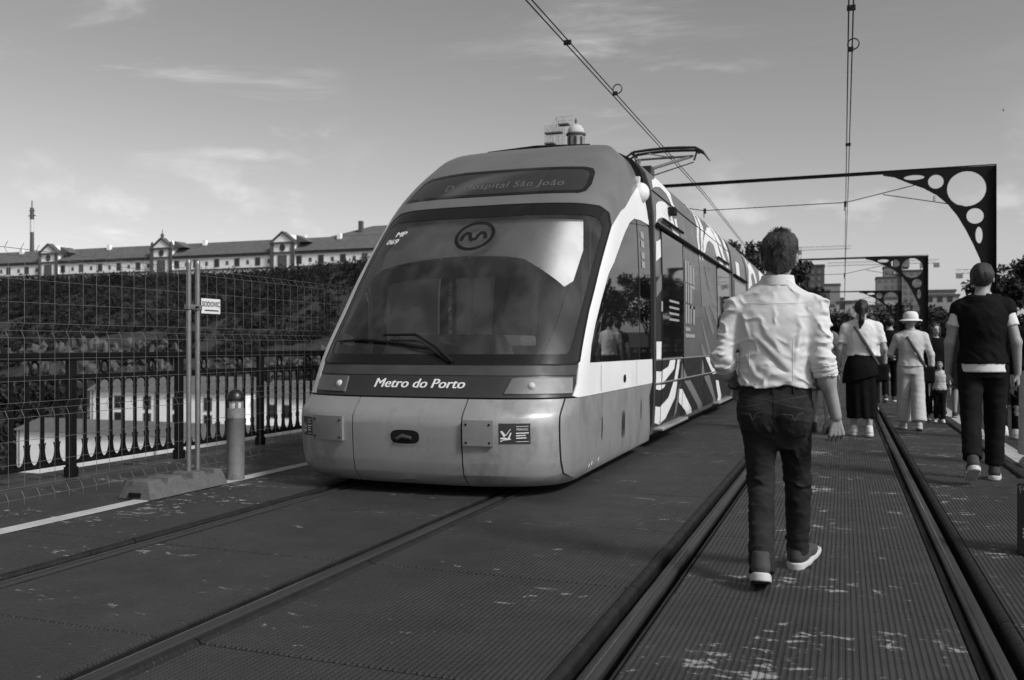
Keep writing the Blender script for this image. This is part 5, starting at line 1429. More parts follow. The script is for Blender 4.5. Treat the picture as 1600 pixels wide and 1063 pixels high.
def head_sdf(P, c, s=1.0, ears=True, face=True, yaw=0.0):
    q = (P-_v(c)); ca, sa = math.cos(yaw), math.sin(yaw)
    q = np.stack([q[:, 0]*ca+q[:, 1]*sa, -q[:, 0]*sa+q[:, 1]*ca, q[:, 2]], 1)/s
    ds = [ellip(q, (0, -.012, .022), (.076, .096, .094)), ellip(q, (0, .022, -.035), (.060, .070, .080)), ellip(q, (0, .055, -.085), (.036, .034, .030))]
    if face:
        ds += [rcone(q, (0, .090, .005), (0, .112, -.032), .010, .014), ellip(q, (0, .084, -.060), (.026, .018, .012)), rcone(q, (-.035, .082, .022), (.035, .082, .022), .012, .012)]
    d = sunion(ds, .022)
    if face:
        for sx_ in (-1, 1): d = np.maximum(d, -ellip(q, (sx_*.031, .103, .004), (.017, .016, .011)))
    if ears:
        for sx_ in (-1, 1):
            e = ellip(q, (sx_*.080, -.008, -.008), (.010, .020, .034)); e = np.maximum(e, -ellip(q, (sx_*.090, .0, -.006), (.007, .011, .022))); d = smin(d, e, .008)
    return d*s

def person(label, loc, rz, H, cfg, group='people walking on the bridge', h=.012):
    """cfg describes pose and clothes; canonical height 1.75 m"""
    k = H/1.75; h = h*1.12
    hipz = .93; lean = cfg.get('lean', .0)
    la = leg_pts((-.09, 0, hipz), *cfg.get('legL', (8, 6))); ra = leg_pts((.09, 0, hipz), *cfg.get('legR', (-10, 12)))
    foot = min(la[2][2], ra[2][2])-.095
    dz = -foot
    for q in (la, ra):
        for p in q: p[2] += dz
    hz = hipz+dz
    wd = cfg.get('wide', 1.0); sh = .182*wd
    top = hz+.51
    shL = _v((-sh, lean, top-.045)); shR = _v((sh, lean, top-.045)); nb = _v((0, lean, top+.035))
    def armpts(s0, e, w): e = _v(e); w = _v(w); return s0, s0+e, s0+e+w
    L = armpts(shL, *cfg.get('armL', ((-.07, -.02, -.28), (-.01, .05, -.25)))); Rr = armpts(shR, *cfg.get('armR', ((.07, -.02, -.28), (.01, .05, -.25))))
    hc = _v((cfg.get('hx', 0), lean+.02, top+.19)); hy_ = cfg.get('head_yaw', 0)
    wr = cfg.get('girth', 1.0)
    tors = [(hz-.06, 0, 0, .165*wd, .115*wr), (hz+.04, 0, 0, .168*wd, .112*wr), (hz+.17, 0, lean*.4, .140*wd, .098*wr), (hz+.30, 0, lean*.8, .158*wd, .108*wr), (hz+.42, 0, lean, .170*wd, .105*wr), (hz+.50, 0, lean, .13*wd, .08), (hz+.545, 0, lean, .07, .06)]
    hp = hand_prims(L[2], L[2]-L[1], (1, .2, 0), cfg.get('curl', .5), 1, 1)+hand_prims(Rr[2], Rr[2]-Rr[1], (-1, .2, 0), cfg.get('curl', .5), 1, -1)
    def skin(P):
        P = P/k
        d = sunion([stack(P, [(a, b, c_, d_*.93, e*.93) for a, b, c_, d_, e in tors]), rcone(P, (0, lean, top+.02), hc-_v((0, 0, .07)), .058, .052)], .05)
        for a in (L, Rr):
            d = smin(d, rcone(P, nb, a[0], .050, .046), .03); d = smin(d, rcone(P, a[0], a[1], .048, .040), .04); d = smin(d, rcone(P, a[1], a[2], .041, .027), .02)
        for g_ in (la, ra):
            d = smin(d, rcone(P, g_[0], g_[1], .080*wr, .055), .03); d = smin(d, smin(rcone(P, g_[1], g_[2], .050, .036), rcone(P, g_[1]*.85+g_[2]*.15-_v((0, .010, 0)), g_[1]*.5+g_[2]*.5-_v((0, .008, 0)), .047, .040), .03), .02)
            d = smin(d, rcone(P, g_[2]-_v((0, .02, .05)), g_[2]+_v((0, .12, -.07)), .034, .026), .02)
        for p, q, r0, r1 in hp: d = smin(d, rcone(P, p, q, r0, r1), .006)
        d = smin(d, head_sdf(P, hc, 1, True, True, hy_), .015)
        return d*k
    lo, hi = (-.62*k, -.62*k, -.02), (.62*k, .62*k, H*1.12)
    o = body_obj('person', skin, lo, hi, h, cfg.get('skin', K['skin']), None, loc, rz)
    tag(o, label, 'person', group)
    # --- hair
    ca, sa = math.cos(hy_), math.sin(hy_)
    rot = lambda v: _v(hc)+_v((v[0]*ca-v[1]*sa, v[0]*sa+v[1]*ca, v[2]))
    style = cfg.get('hair', 'short')
    def hair(P):
        P0 = P/k
        q = (P0-hc); q = np.stack([q[:, 0]*ca+q[:, 1]*sa, -q[:, 0]*sa+q[:, 1]*ca, q[:, 2]], 1)
        cap_ = ellip(q, (0, -.018, .026), (.086, .104, .102))
        cut = q[:, 1]*.75-q[:, 2]*.55-.028 if style != 'short' else q[:, 1]*.8-q[:, 2]*.62-.012
        d = np.maximum(cap_, cut)
        d = np.maximum(d, -(q[:, 2]+(.075 if style == 'short' else .09)))
        if style == 'ponytail':
            d = smin(d, ellip(q, (0, -.105, .02), (.045, .04, .045)), .02)
            d = smin(d, rcone(q, (0, -.125, .0), (-.01, -.14, -.16), .038, .036), .02); d = smin(d, rcone(q, (-.01, -.14, -.15), (-.03, -.125, -.33), .036, .010), .02)
        if style == 'long':
            for sx_ in (-1, 1): d = smin(d, rcone(q, (sx_*.07, .01, .02), (sx_*.085, .02, -.26), .034, .022), .02)
            d = smin(d, rcone(q, (0, -.08, 0), (0, -.10, -.27), .065, .05, sq=(1.3, .7, 1)), .03)
        d = d-.006*(vnoise(q*np.array([1, 1, .3]), 60, 4)-.5)*2-.012*(vnoise(q*np.array([1, 1, .5]), 22, 9)-.5)
        return d*k
    if cfg.get('hat') is None or style == 'long': body_obj('hair', hair, (hc-_v((.17, .24, .42)))*k, (hc+_v((.17, .2, .2)))*k, max(.008, h*.8), cfg.get('hairm', K['hair']), o)
    if cfg.get('hat'):
        hb = B(); c_ = hc+_v((0, -.01, .0))
        hb.lathe([(r_*k, z*k) for r_, z in ((.165, .005), (.150, .022), (.112, .034), (.108, .06), (.103, .10), (.085, .135), (.045, .15), (.004, .153))], c_[0]*k, c_[1]*k, 24, c_[2]*k)
        ht = lmesh('sun_hat', hb, cfg['hat'], o)
        lmesh('hat_band', B().lathe([(.1115*k, .036*k), (.1105*k, .058*k)], c_[0]*k, c_[1]*k, 24, c_[2]*k), K['linen'], ht)
    # --- top
    tm = cfg['top']; sl = cfg.get('sleeve', .6); hem = hz+cfg.get('hem', .10); fl = cfg.get('flare', 1.0)
    infl = cfg.get('loose', .016)
    def topf(P):
        P0 = P/k
        sec_ = [(a, b, c_, d_+infl, e+infl) for a, b, c_, d_, e in tors]
        sec_[0] = (sec_[0][0]-.12, 0, 0, sec_[0][3]*fl, sec_[0][4]*fl)
        d = stack(P0, sec_)
        for a in (L, Rr):
            d = smin(d, rcone(P0, nb, a[0], .050, .050+infl*.35), .03)
            if sl <= 0: d = smin(d, rcone(P0, a[0], a[0]+(a[1]-a[0])*.16, .058, .062, True), .03); continue
            if sl <= 1: d = smin(d, rcone(P0, a[0], a[0]+(a[1]-a[0])*sl, .055, .056, True), .035)
            else:
                d = smin(d, rcone(P0, a[0], a[1], .055, .050), .035); d = smin(d, rcone(P0, a[1], a[1]+(a[2]-a[1])*(sl-1), .050, .040, True), .02)
        d = np.maximum(d, hem-P0[:, 2]); d = np.maximum(d, P0[:, 2]-(top+.065)-.05*np.clip(P0[:, 1]-lean, -1, 0))
        f_ = vnoise(P0*np.array([1, 1, .45]), 17, 3)-.5; f2 = vnoise(P0*np.array([.7, 1, 1.5]), 24, 8)-.5
        d = d-.007*f_-.004*f2-.006*ridged(P0*np.array([1, 1, .7])+.35*P0[:, [2, 0, 1]], 11, 31)
        if cfg.get('quilt'):
            d = d-.004*np.minimum(1, 3*np.abs(np.sin((P0[:, 0]*.8+P0[:, 2])*PI/.075)))
        return d*k
    body_obj(cfg.get('top_name', 'top'), topf, (-.52*k, -.5*k, (hem-.02)*k), (.52*k, .5*k, (top+.10)*k), h*.9, tm, o)
    # --- legs
    kind = cfg.get('legs', 'trousers')
    if kind == 'trousers':
        w0, w1, w2 = cfg.get('legw', (.098, .072, .066)); rise = hz+.09
        def legf(P):
            P0 = P/k
            d = stack(P0, [(hz-.10, 0, 0, .172*wd, .122*wr), (hz+.0, 0, 0, .176*wd, .124*wr), (hz+.14, 0, 0, .156*wd, .112*wr)])
            for g_ in (la, ra):
                d = smin(d, rcone(P0, g_[0]-_v((0, 0, .02)), g_[1], w0, w1), .03); e = g_[2]+(g_[1]-g_[2])*.06
                d = smin(d, rcone(P0, g_[1], e, w1, w2, True), .02)
            d = np.maximum(d, P0[:, 2]-rise)
            d = d-.007*(vnoise(P0*np.array([.6, .6, 1.6]), 20, 5)-.5)-.006*(vnoise(P0*np.array([1, 1, .5]), 14, 6)-.5)
            return d*k
        body_obj('trousers', legf, (-.4*k, -.62*k, .0), (.4*k, .62*k, (rise+.05)*k), h, cfg['legm'], o)
    elif kind == 'skirt':
        sz = hz+cfg.get('skirt_hem', -.62)
        def skf(P):
            P0 = P/k
            d = stack(P0, [(sz-.05, .0, 0, .175, .155), (hz-.30, 0, 0, .195, .165), (hz-.05, 0, 0, .190*wd, .150), (hz+.12, 0, 0, .155*wd, .118), (hz+.2, 0, 0, .15*wd, .11)])
            d = np.maximum(d, sz-P0[:, 2]); d = np.maximum(d, P0[:, 2]-(hz+.14))
            an = np.arctan2(P0[:, 1], P0[:, 0])
            return (d-.010*np.sin(an*9+3*P0[:, 2])*np.clip((hz-P0[:, 2])*2, 0, 1)-.008*(vnoise(P0, 12, 2)-.5))*k
        body_obj('skirt', skf, (-.32*k, -.32*k, (sz-.05)*k), (.32*k, .32*k, (hz+.2)*k), h, cfg['legm'], o)
    if kind == 'shorts':
        def shf(P):
            P0 = P/k
            d = stack(P0, [(hz-.10, 0, 0, .172*wd, .12), (hz, 0, 0, .178*wd, .122), (hz+.14, 0, 0, .15*wd, .11)])
            for g_ in (la, ra): d = smin(d, rcone(P0, g_[0], g_[0]+(g_[1]-g_[0])*.75, .10, .098, True), .03)
            return np.maximum(d, P0[:, 2]-(hz+.1))*k
        body_obj('shorts', shf, (-.4*k, -.5*k, .3), (.4*k, .5*k, (hz+.2)*k), h, cfg['legm'], o)
    for g_, yw in ((la, .12), (ra, -.12)):
        sl_ = g_[2]-g_[1]; pt = math.atan2(sl_[1], -sl_[2])
        shoe(o, g_[2]*k, yw, min(0, pt)*.75 if g_[2][2] > .10 else 0.0, cfg.get('shoe', K['shoe']), cfg.get('solem', K['sole']), s=k*cfg.get('foot', 1.0), h=max(.007, h*.7))
    # --- extras
    if cfg.get('strap'):
        s0, s1 = cfg['strap']
        pts = [(s0[0], s0[1], s0[2]+hz), ((s0[0]+s1[0])/2, min(s0[1], s1[1])-.04, (s0[2]+s1[2])/2+hz), (s1[0], s1[1], s1[2]+hz)]
        pts = [(a*k, b*k, c_*k) for a, b, c_ in pts]
        lmesh('shoulder_strap', B().tube(pts, .020*k, 6), K['strap'], o)
        bc = pts[-1]
        def bagf(P): return rbox(P, (bc[0]+.02, bc[1]+.02, bc[2]-.10), (.10, .05, .12), .03)
        body_obj('shoulder_bag', bagf, _v(bc)-.3, _v(bc)+.3, h, K['black'], o)
    if cfg.get('jacket'):
        def jkf(P):
            P0 = P/k
            d = stack(P0, [(hz-.30, -.01, -.02, .225, .175), (hz-.05, 0, -.02, .215, .165), (hz+.10, 0, -.01, .170, .128), (hz+.19, .0, 0, .165, .12)])
            d = np.maximum(d, (hz-.20+.25*P0[:, 0])-P0[:, 2]); d = np.maximum(d, P0[:, 2]-(hz+.17)); d = np.maximum(d, P0[:, 1]-.08)
            return (d-.012*(vnoise(P0*np.array([1, 1, .6]), 12, 3)-.5))*k
        body_obj('tied_jacket', jkf, (-.4*k, -.4*k, .3), (.4*k, .3*k, (hz+.25)*k), h, K['black'], o)
    if cfg.get('shirt_tail'):
        def tlf(P):
            P0 = P/k
            d = stack(P0, [(hz-.07, 0, 0, .202*wd, .150*wr), (hz+.2, 0, 0, .175*wd, .130*wr)]); d = np.maximum(d, (hz-.055)-P0[:, 2]); return np.maximum(d, P0[:, 2]-(hz+.045))*k
        body_obj('shirt_tail', tlf, (-.4*k, -.4*k, .5), (.4*k, .4*k, (hz+.3)*k), h, K['wcloth'], o)
        for a in (L, Rr):
            def slf(P, a=a): return rcone(P/k, a[0]+_v((0, 0, -.0)), a[0]+(a[1]-a[0])*.55, .052, .058, True)*k
            body_obj('shirt_sleeve', slf, (a[0]-.35)*k, (a[0]+.2)*k, h, K['wcloth'], o)
    if cfg.get('eyes'):
        for sx_ in (-1, 1):
            e = rot((sx_*.031, .088, .004))*k
            lmesh('eye', B().lathe([(.011*math.cos(R(a)), .009*math.sin(R(a))) for a in range(-80, 81, 32)], e[0], e[1], 8, e[2]), K['blackp'], o)
        m_ = rot((0, .097, -.060))*k
        lmesh('mouth', B().obox(m_, .022, .006, .006), mat('lips', .10, .5), o)
    return o
# ------------------------------------------------------------------ the man in the white shirt
def walking_man():
    loc = (-.330, 4.785, 0)
    hipL, knL, anL = _v((-.085, 0, .93)), _v((-.072, .02, .505)), _v((-.052, -.215, .125))
    hipR, knR, anR = _v((.085, .01, .93)), _v((.108, .17, .52)), _v((.100, .30, .105))
    shL, elL, wrL = _v((-.198, .0, 1.425)), _v((-.264, -.06, 1.165)), _v((-.215, .13, 1.01))
    shR, elR, wrR = _v((.200, .0, 1.425)), _v((.240, -.055, 1.155)), _v((.302, -.01, .868))
    hc = _v((.020, .03, 1.705))
    hp = hand_prims(wrL, (.12, .85, -.25), (.6, -.1, -.8), .75, 1.06, 1) + hand_prims(wrR, (.03, .12, -1), (-.35, .95, .1), .78, 1.1, -1)
    def skin(P):
        d = sunion([stack(P, [(.88, 0, 0, .15, .10), (1.05, 0, 0, .14, .095), (1.25, 0, 0, .16, .10), (1.42, 0, 0, .15, .08), (1.50, 0, 0, .06, .05)]), rcone(P, (.01, .008, 1.52), (.016, .016, 1.66), .060, .060)], .02)
        for a, e, w in ((shL, elL, wrL), (shR, elR, wrR)):
            d = smin(d, rcone(P, a, e, .048, .042), .03); d = smin(d, smin(rcone(P, e, w, .043, .029), ellip(P, e*.72+w*.28, (.048, .048, .085)), .02), .02)
        for g_ in ((hipL, knL, anL), (hipR, knR, anR)):
            d = smin(d, rcone(P, g_[0], g_[1], .075, .055), .03); d = smin(d, rcone(P, g_[1], g_[2], .05, .036), .02)
            d = smin(d, rcone(P, g_[2], g_[2]+_v((0, .10, -.045)), .032, .026), .02)
        for p, q, r0, r1 in hp: d = smin(d, rcone(P, p, q, r0, r1), .003)
        return smin(smin(d, head_sdf(P, hc, 1.07, True, True, -.10), .015), smin(ellip(P, hc+_v((.088, -.004, -.012)), (.011, .017, .033)), ellip(P, hc+_v((-.088, -.004, -.012)), (.011, .017, .033)), .004), .006)
    o = body_obj('person', skin, (-.45, -.36, .02), (.50, .52, 1.88), .0055, K['skind'], None, loc, R(0))
    o.scale = (.974, .974, .974)
    tag(o, 'man in a white rolled-sleeve shirt and dark jeans walking away beside the tram', 'person', 'people walking on the bridge')
    # hair: short, thinning crown, tousled top
    def hair(P):
        q = (P-hc)/1.07
        d = stack(q, [(-.115, 0, -.05, .050, .040), (-.08, 0, -.036, .066, .060), (-.04, 0, -.024, .077, .086), (0, 0, -.018, .083, .099), (.05, .001, -.014, .085, .103), (.088, .004, -.008, .077, .096), (.112, .010, .0, .055, .074), (.124, .014, .008, .028, .04)], 2.3)
        d = np.maximum(d, q[:, 1]*.85-q[:, 2]*.60-.014)
        d = np.maximum(d, -(q[:, 2]+.098-.42*np.abs(q[:, 0])))
        n_ = vnoise(q*np.array([1, 1, .35]), 70, 4)-.5; n2 = vnoise(q*np.array([1, 1, .5]), 28, 7)-.5
        return (d-.008*n_-.009*n2)*1.07
    ho = body_obj('hair', hair, hc-_v((.14, .17, .16)), hc+_v((.14, .15, .17)), .0042, K['hairg'], o, relax=0)
    rr = random.Random(5); b = B()
    for _ in range(1500):
        th = rr.uniform(0, 2*PI); ph = rr.uniform(R(8), R(88)) if rr.random() < .75 else rr.uniform(R(-25), R(20))
        nrm_ = _v((math.cos(th)*math.cos(ph), math.sin(th)*math.cos(ph), math.sin(ph)))
        if nrm_[1] > .45 and nrm_[2] < .5: continue
        base = hc+_v((0, -.018, .022))*1.07+nrm_*_v((.082, .100, .103))*1.06
        dn = _v((0, 0, -1)); dn = dn-nrm_*(dn@nrm_); up_ = ph > R(55)
        tip = base+nrm_*rr.uniform(.003, .010)+dn*(rr.uniform(.012, .030) if not up_ else 0)+_v((rr.uniform(-.01, .014), rr.uniform(-.01, .006), rr.uniform(-.012, .010)))*(1.7 if up_ else .5)
        mid = (base+tip)/2+nrm_*.004
        b.tube([base-nrm_*.006, mid, tip], [.0016, .0013, .0003], 3, cap=False)
    lmesh('hair_strands', b, K['hairg'], ho)
    # shirt
    secs = [(.98, .005, .0, .184, .140), (1.04, .005, .0, .186, .140), (1.10, .004, .0, .186, .134), (1.20, .003, 0, .186, .128), (1.32, .002, 0, .200, .130), (1.40, 0, 0, .202, .118), (1.455, .0, 0, .165, .098), (1.50, .005, .0, .12, .082), (1.55, .01, .004, .083, .076), (1.58, .012, .006, .078, .074)]
    cuffL = elL+(wrL-elL)*.22; cuffR = elR+(wrR-elR)*.22
    def fold(P, a, b, w, amp):      # ridge along a segment on the cloth
        a, b = _v(a), _v(b); ab = b-a; t = np.clip(((P-a)@ab)/(ab@ab), 0, 1); q = P-(a+t[:, None]*ab); r2 = (q*q).sum(1)
        return 1.45*amp*np.sin(PI*np.clip(t, 0.0, 1.0))*np.exp(-r2/(w*w))
    ridges = [((-.11, -.125, 1.30), (.12, -.12, 1.07), .016, .012), ((-.10, -.125, 1.27), (.10, -.12, 1.05), .012, -.009), ((-.06, -.13, 1.33), (.05, -.125, 1.19), .013, .008),
              ((.14, -.11, 1.36), (.10, -.12, 1.10), .012, .007), ((.17, -.09, 1.27), (.11, -.115, 1.16), .012, .009), ((.165, -.095, 1.24), (.10, -.12, 1.20), .010, -.007), ((-.155, -.10, 1.20), (-.08, -.125, 1.06), .014, .007),
              ((.02, -.13, 1.16), (.15, -.10, 1.10), .012, .008), ((-.17, -.08, 1.10), (-.05, -.128, 1.065), .010, .007), ((.0, -.13, 1.08), (.15, -.1, 1.05), .010, .007), ((-.16, -.095, 1.40), (-.12, -.12, 1.25), .012, .006),
              ((.19, -.06, 1.36), (.27, -.09, 1.22), .013, .008), ((-.19, -.06, 1.36), (-.28, -.09, 1.24), .013, .008),
              ((.20, -.08, 1.30), (.30, -.08, 1.27), .010, .007), ((-.20, -.09, 1.24), (-.31, -.08, 1.21), .010, .008), ((-.22, -.1, 1.19), (-.31, -.08, 1.17), .009, .008), ((.22, -.1, 1.20), (.31, -.08, 1.175), .009, .007)]
    def shirt(P):
        d = stack(P, secs, 2.25)
        for a, e, c_, w in ((shL, elL, cuffL, -1), (shR, elR, cuffR, 1)):
            d = smin(d, rcone(P, (.06*w, .0, 1.515), a, .050, .060), .03); d = smin(d, rcone(P, a, e, .060, .053), .03); d = smin(d, rcone(P, e, c_, .053, .051, True), .02)
        d = np.maximum(d, (1.020+.006*np.sin(P[:, 0]*30)-.02*np.clip(P[:, 0]-.10, 0, 1))-P[:, 2])
        for r_ in ridges: d = d-fold(P, *r_)
        n_ = vnoise(P*np.array([1, 1, .5]), 16, 3)-.5; n2 = vnoise(P*np.array([.6, .6, 1.5]), 30, 9)-.5
        low_ = np.clip((1.16-P[:, 2])/.12, 0, 1); arm = np.clip((np.abs(P[:, 0])-.20)/.04, 0, 1)
        cr = ridged(np.stack([P[:, 0]*.8+P[:, 2]*.6, P[:, 1]*.6, P[:, 2]*.8-P[:, 0]*.35], 1), 13, 41)
        return d-.006*n_-(.006+.004*low_+.005*arm)*cr-(.003+.008*low_+.015*arm)*n2-.004*arm*(vnoise(P*np.array([.7, .7, 1.4]), 55, 12)-.5)
    so = body_obj('shirt', shirt, (-.42, -.26, .99), (.42, .26, 1.60), .0052, K['wshirt'], o, relax=1)
    for c0, c1 in ((elL+(wrL-elL)*.06, cuffL), (elR+(wrR-elR)*.06, cuffR)):
        ax = (c1-c0)/np.linalg.norm(c1-c0)
        def cuff(P, c0=c0, c1=c1, ax=ax):
            t = (P-c0)@ax; d = rcone(P, c0, c1+ax*.012, .060, .057, True); d = np.maximum(d, -t)
            return d-.006*np.abs(np.sin(t*PI/.022+2*vnoise(P, 25, 2)))-.010*(vnoise(P, 30, 6)-.5)
        body_obj('rolled_cuff', cuff, np.minimum(c0, c1)-.12, np.maximum(c0, c1)+.12, .0052, K['wshirt'], so)
    def collar(P):
        c_ = _v((.012, .004, 0)); q = P-c_; z = q[:, 2]
        r_ = np.sqrt((q[:, 0]/.079)**2+((q[:, 1]-.006)/.077)**2); ln = 1.548+.10*np.clip(q[:, 1]+.02, 0, 1)*-.3
        fl_ = np.clip((1.60-z)/.06, 0, 1)
        d = np.abs(r_-(1+.13*fl_))*.078-.0035
        return np.maximum(np.maximum(d, 1.543-z), z-1.600)
    body_obj('collar', collar, (-.14, -.14, 1.52), (.16, .14, 1.63), .0042, K['wshirt'], so, relax=2)
    # seams drawn by projecting thin cords on the cloth
    def project(target, pts, r, name, m_, par, off=.0005):
        dg = bpy.context.evaluated_depsgraph_get(); bv = BVHTree.FromPolygons([v.co[:] for v in target.data.vertices], [p.vertices[:] for p in target.data.polygons])
        res = []
        for x, z in pts:
            h_ = bv.ray_cast(Vector((x, -.6, z)), Vector((0, 1, 0)))
            if h_[0] is not None: res.append((h_[0].x, h_[0].y-off, h_[0].z))
        if len(res) > 1: return lmesh(name, B().tube(res, r, 5), m_, par)
    ln = lambda a, b_, n_=18: [(a[0]+(b_[0]-a[0])*i/n_, a[1]+(b_[1]-a[1])*i/n_) for i in range(n_+1)]
    project(so, ln((-.15, 1.452), (0, 1.448))+ln((0, 1.448), (.165, 1.452)), .0016, 'yoke_seam', K['wshirt'], so)
    project(so, ln((-.125, 1.24), (-.115, 1.04)), .0016, 'dart_seam', K['wshirt'], so)
    project(so, ln((.095, 1.27), (.098, 1.05)), .0016, 'dart_seam', K['wshirt'], so)
    # jeans
    jr = [((-.155, -.08, .70), (-.02, -.11, .72), .010, .007), ((-.15, -.08, .675), (-.02, -.1, .69), .010, -.006), ((-.15, -.06, .56), (-.02, -.08, .50), .012, .009), ((-.145, -.05, .52), (-.02, -.07, .545), .010, .007),
          ((-.14, -.06, .47), (-.03, -.09, .49), .010, .008), ((.06, -.02, .82), (.13, .03, .56), .014, .012), ((.10, -.02, .80), (.155, .08, .58), .012, .010), ((.13, .0, .70), (.175, .12, .50), .014, -.010), ((.06, .06, .50), (.17, .12, .46), .012, .010),
          ((-.11, -.24, .21), (.0, -.25, .23), .010, .010), ((-.11, -.26, .17), (.0, -.26, .16), .010, .010), ((.05, .22, .17), (.16, .23, .19), .010, .009), ((-.13, -.16, .32), (-.02, -.17, .29), .010, .007), ((-.06, -.13, .86), (-.01, -.13, .76), .010, .008), ((.01, -.13, .9), (.03, -.12, .75), .010, -.007)]
    heL = knL+(anL-knL)*1.10; heR = knR+(anR-knR)*1.03
    def jeans(P):
        d = stack(P, [(.69, 0, .01, .085, .06), (.77, 0, .0, .150, .105), (.83, 0, .0, .178, .125), (.90, 0, .0, .186, .138), (.97, .002, .0, .184, .130), (1.05, .004, 0, .178, .124)], 2.3)
        d = smin(d, ellip(P, (-.085, -.06, .87), (.092, .088, .10)), .04); d = smin(d, ellip(P, (.088, -.055, .87), (.092, .088, .10)), .04)
        for g_, e in (((hipL, knL), heL), ((hipR, knR), heR)):
            d = smin(d, rcone(P, g_[0]-_v((0, 0, .04)), g_[1], .094, .068), .035); d = smin(d, rcone(P, g_[1], e, .068, .059, True), .025)
        d = np.maximum(d, P[:, 2]-1.035)
        for r_ in jr: d = d-fold(P, *r_)
        kz = np.exp(-((P[:, 2]-.50)/.12)**2)+1.3*np.exp(-((P[:, 2]-.17)/.08)**2)
        n_ = vnoise(P*np.array([.5, .5, 1.7]), 26, 5)-.5; n2 = vnoise(P*np.array([1, 1, .6]), 13, 6)-.5
        return d-(.003+.010*kz)*n_-.006*n2-.0045*ridged(P*np.array([.7, .7, 1.2])+.3*P[:, [2, 0, 1]], 15, 51)
    jo = body_obj('jeans', jeans, (-.26, -.42, .04), (.28, .46, 1.06), .0062, K['jeans'], o, relax=1)
    def belt(P):
        d = stack(P, [(.98, .003, 0, .1795, .1265), (1.06, .004, 0, .1795, .1255)], 2.3); return np.maximum(np.maximum(d, .992-P[:, 2]), P[:, 2]-1.026)
    body_obj('belt', belt, (-.25, -.2, .97), (.25, .2, 1.05), .006, K['black'], jo)
    for x in (-.09, .0, .10): project(jo, ln((x, .985), (x, 1.034), 4), .005, 'belt_loop', K['jeans'], jo, .004)
    for s_, x0, x1 in ((-1, -.165, -.055), (1, .045, .150)):
        z0 = .93; xm = (x0+x1)/2
        project(jo, ln((x0, z0-.02), (x1, z0)) if s_ < 0 else ln((x0, z0), (x1, z0-.02)), .0014, 'pocket_seam', K['stitch'], jo)
        project(jo, ln((x0, z0-.02), (x0+.008, z0-.12))+ln((x0+.008, z0-.12), (xm, z0-.15))+ln((xm, z0-.15), (x1-.008, z0-.12))+ln((x1-.008, z0-.12), (x1, z0)), .0012, 'pocket_seam', K['jeans'], jo)
        project(jo, ln((x0, z0-.05), (xm-.005, z0-.052))+ln((xm-.005, z0-.052), (xm+.008, z0-.085))+ln((xm+.008, z0-.085), (xm+.025, z0-.05))+ln((xm+.025, z0-.05), (x1, z0-.04)), .0018, 'pocket_stitching', K['stitch'], jo)
    project(jo, ln((-.16, .975), (0, .945))+ln((0, .945), (.165, .975)), .0014, 'yoke_seam', K['stitch'], jo)
    project(jo, ln((.0, .99), (.004, .78)), .0016, 'centre_seam', K['black'], jo)
    shoe(o, anL+_v((-.002, -.01, .015)), R(6), R(-16), K['shoe'], K['sole'], s=1.06, h=.0055)
    shoe(o, anR+_v((.0, 0, .0)), R(-22), R(9), K['shoe'], K['sole'], s=1.06, h=.0055)
    # bracelet and phone
    wv = (wrL-elL)/np.linalg.norm(wrL-elL); u_ = np.cross(wv, (0, 0, 1)); u_ /= np.linalg.norm(u_); w_ = np.cross(wv, u_)
    pc = wrL-wv*.02
    lmesh('bracelet', B().tube([tuple(pc+.036*(u_*math.cos(R(a))+w_*math.sin(R(a)))) for a in range(0, 360, 24)], .005, 6, closed=True), K['blackp'], o)
    return o
walking_man()
ph = thing('hand_held_item', 'small dark item held in the left hand of the man in white', 'hand-held item', (-.474, 5.015, .92))
make('item_body', B().obox((-.474, 5.015, .930), .036, .075, .006, Matrix.Rotation(R(-25), 3, 'X')), K['blackp'], ph, bevel=.004)

# ------------------------------------------------------------------ the others
person('tall grey-haired man in a black quilted vest and dark trousers walking at right', (1.16, 8.92, 0), R(-4), 1.93,
       dict(top=K['vest'], top_name='vest', sleeve=0, hem=.02, quilt=True, loose=.034, wide=.90, girth=1.08, shirt_tail=True, legs='trousers', legm=K['trous'], legw=(.100, .076, .070),
            legL=(-14, 24), legR=(9, 6), armL=((-.075, -.01, -.28), (-.01, .07, -.25)), armR=((.07, -.03, -.28), (.015, .05, -.25)), hairm=K['hairg'], head_yaw=-.22, curl=.7, skin=K['skind'], solem=K['sole']), h=.0095)
person('woman with a long dark ponytail, white top and long black skirt', (.225, 12.75, 0), R(2), 1.80,
       dict(top=K['wcloth'], sleeve=.72, hem=.10, loose=.030, wide=1.04, legs='skirt', legm=K['black'], skirt_hem=-.70, jacket=True, hair='ponytail', legL=(3, 3), legR=(-4, 4),
            strap=((-.09, -.12, .48), (.20, -.06, -.02)), shoe=K['wcloth'], armL=((-.08, -.02, -.28), (.0, .06, -.24)), armR=((.08, .0, -.28), (.0, .10, -.23))), h=.012)
person('woman in a pale sun hat, light jacket and wide pale trousers', (.90, 13.95, 0), R(4), 1.66,
       dict(top=K['linen'], top_name='jacket', sleeve=1.85, hem=.02, flare=1.08, loose=.026, legs='trousers', legm=K['linen'], legw=(.105, .095, .105), hat=K['wcloth'], legL=(9, 4), legR=(-9, 8),
            strap=((-.07, -.12, .47), (.20, -.05, .0)), shoe=K['linen'], armL=((-.10, .06, -.25), (.05, .22, -.05)), armR=((.09, -.03, -.27), (.02, .04, -.24))), h=.012)
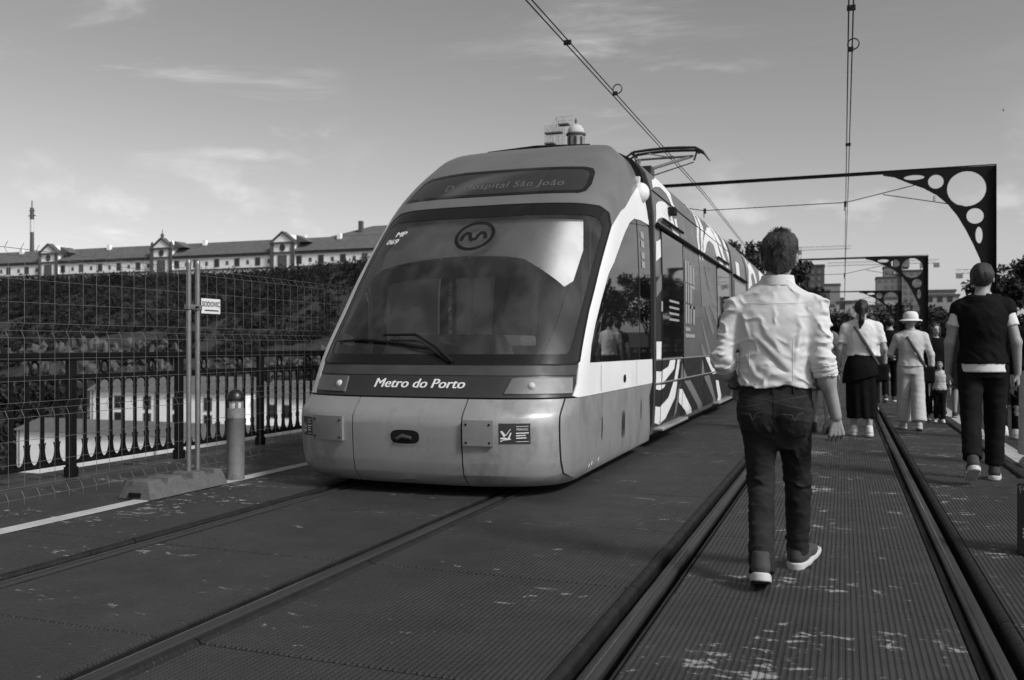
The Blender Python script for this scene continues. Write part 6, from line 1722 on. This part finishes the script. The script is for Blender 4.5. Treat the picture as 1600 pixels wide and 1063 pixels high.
person('bare-legged person in shorts with light hair, half hidden behind the man in white', (-.30, 13.2, 0), R(3), 1.66,
       dict(top=mat('grey_top', .12, .9), sleeve=.6, hem=.04, legs='shorts', legm=mat('patterned_shorts', .06, .9, var=.9, vscale=30), hair='long', hairm=K['hairb'], legL=(7, 4), legR=(-5, 6), shoe=K['soled'], solem=K['soled']), h=.013)
person('dark-haired woman in black facing the camera between the hat and the vest', (1.36, 15.75, 0), R(184), 1.56,
       dict(top=K['black'], sleeve=1.8, hem=.02, legs='trousers', legm=K['black'], hair='long', eyes=True, head_yaw=R(18), legL=(4, 4), legR=(-3, 4), shoe=K['soled'], armL=((-.06, .04, -.28), (.08, .16, -.18)), armR=((.06, .04, -.28), (-.08, .16, -.18))), h=.012)
person('small child in a pale striped top and dark leggings beside the sun-hat woman', (1.40, 15.35, 0), R(176), .95,
       dict(top=mat('striped_top', .42, .9, var=.8, vscale=3, stretch=(.1, .1, 9)), sleeve=.7, hem=.0, wide=1.05, legs='trousers', legm=K['trous'], hairm=K['hairb'], eyes=True, legL=(5, 4), legR=(-4, 5), shoe=K['wcloth']), h=.010)
person('person in black with bare shins standing behind the man in the vest', (1.66, 16.6, 0), R(170), 1.66,
       dict(top=K['black'], sleeve=1.7, hem=-.05, legs='skirt', legm=K['black'], skirt_hem=-.42, hair='long', eyes=True, legL=(4, 3), legR=(-4, 5), shoe=K['soled']), h=.013)
person('person in dark trousers and white trainers walking right of the vest man', (1.98, 12.9, 0), R(-3), 1.72,
       dict(top=K['black'], sleeve=1.7, hem=.0, legs='trousers', legm=K['black'], legw=(.088, .062, .048), legL=(-12, 18), legR=(12, 4), shoe=K['wcloth']), h=.012)
person('person in a black top and pale wide trousers cut off at the right edge', (1.83, 10.1, 0), R(2), 1.66,
       dict(top=K['black'], sleeve=1.6, hem=-.06, legs='trousers', legm=K['linen'], legw=(.12, .105, .11), legL=(8, 4), legR=(-8, 8), shoe=K['linen']), h=.012)
person('dark-haired person walking just beyond the ponytailed woman', (.47, 18.0, 0), R(0), 1.78,
       dict(top=K['wcloth'], sleeve=.6, hem=.05, legs='trousers', legm=K['trous'], legL=(10, 6), legR=(-10, 10)), h=.015)
person('distant person in dark clothes left of the woman in the sun hat', (.92, 20.6, 0), R(0), 1.80,
       dict(top=K['black'], sleeve=.55, hem=.02, legs='trousers', legm=K['black'], legL=(-10, 12), legR=(10, 5)), h=.016)
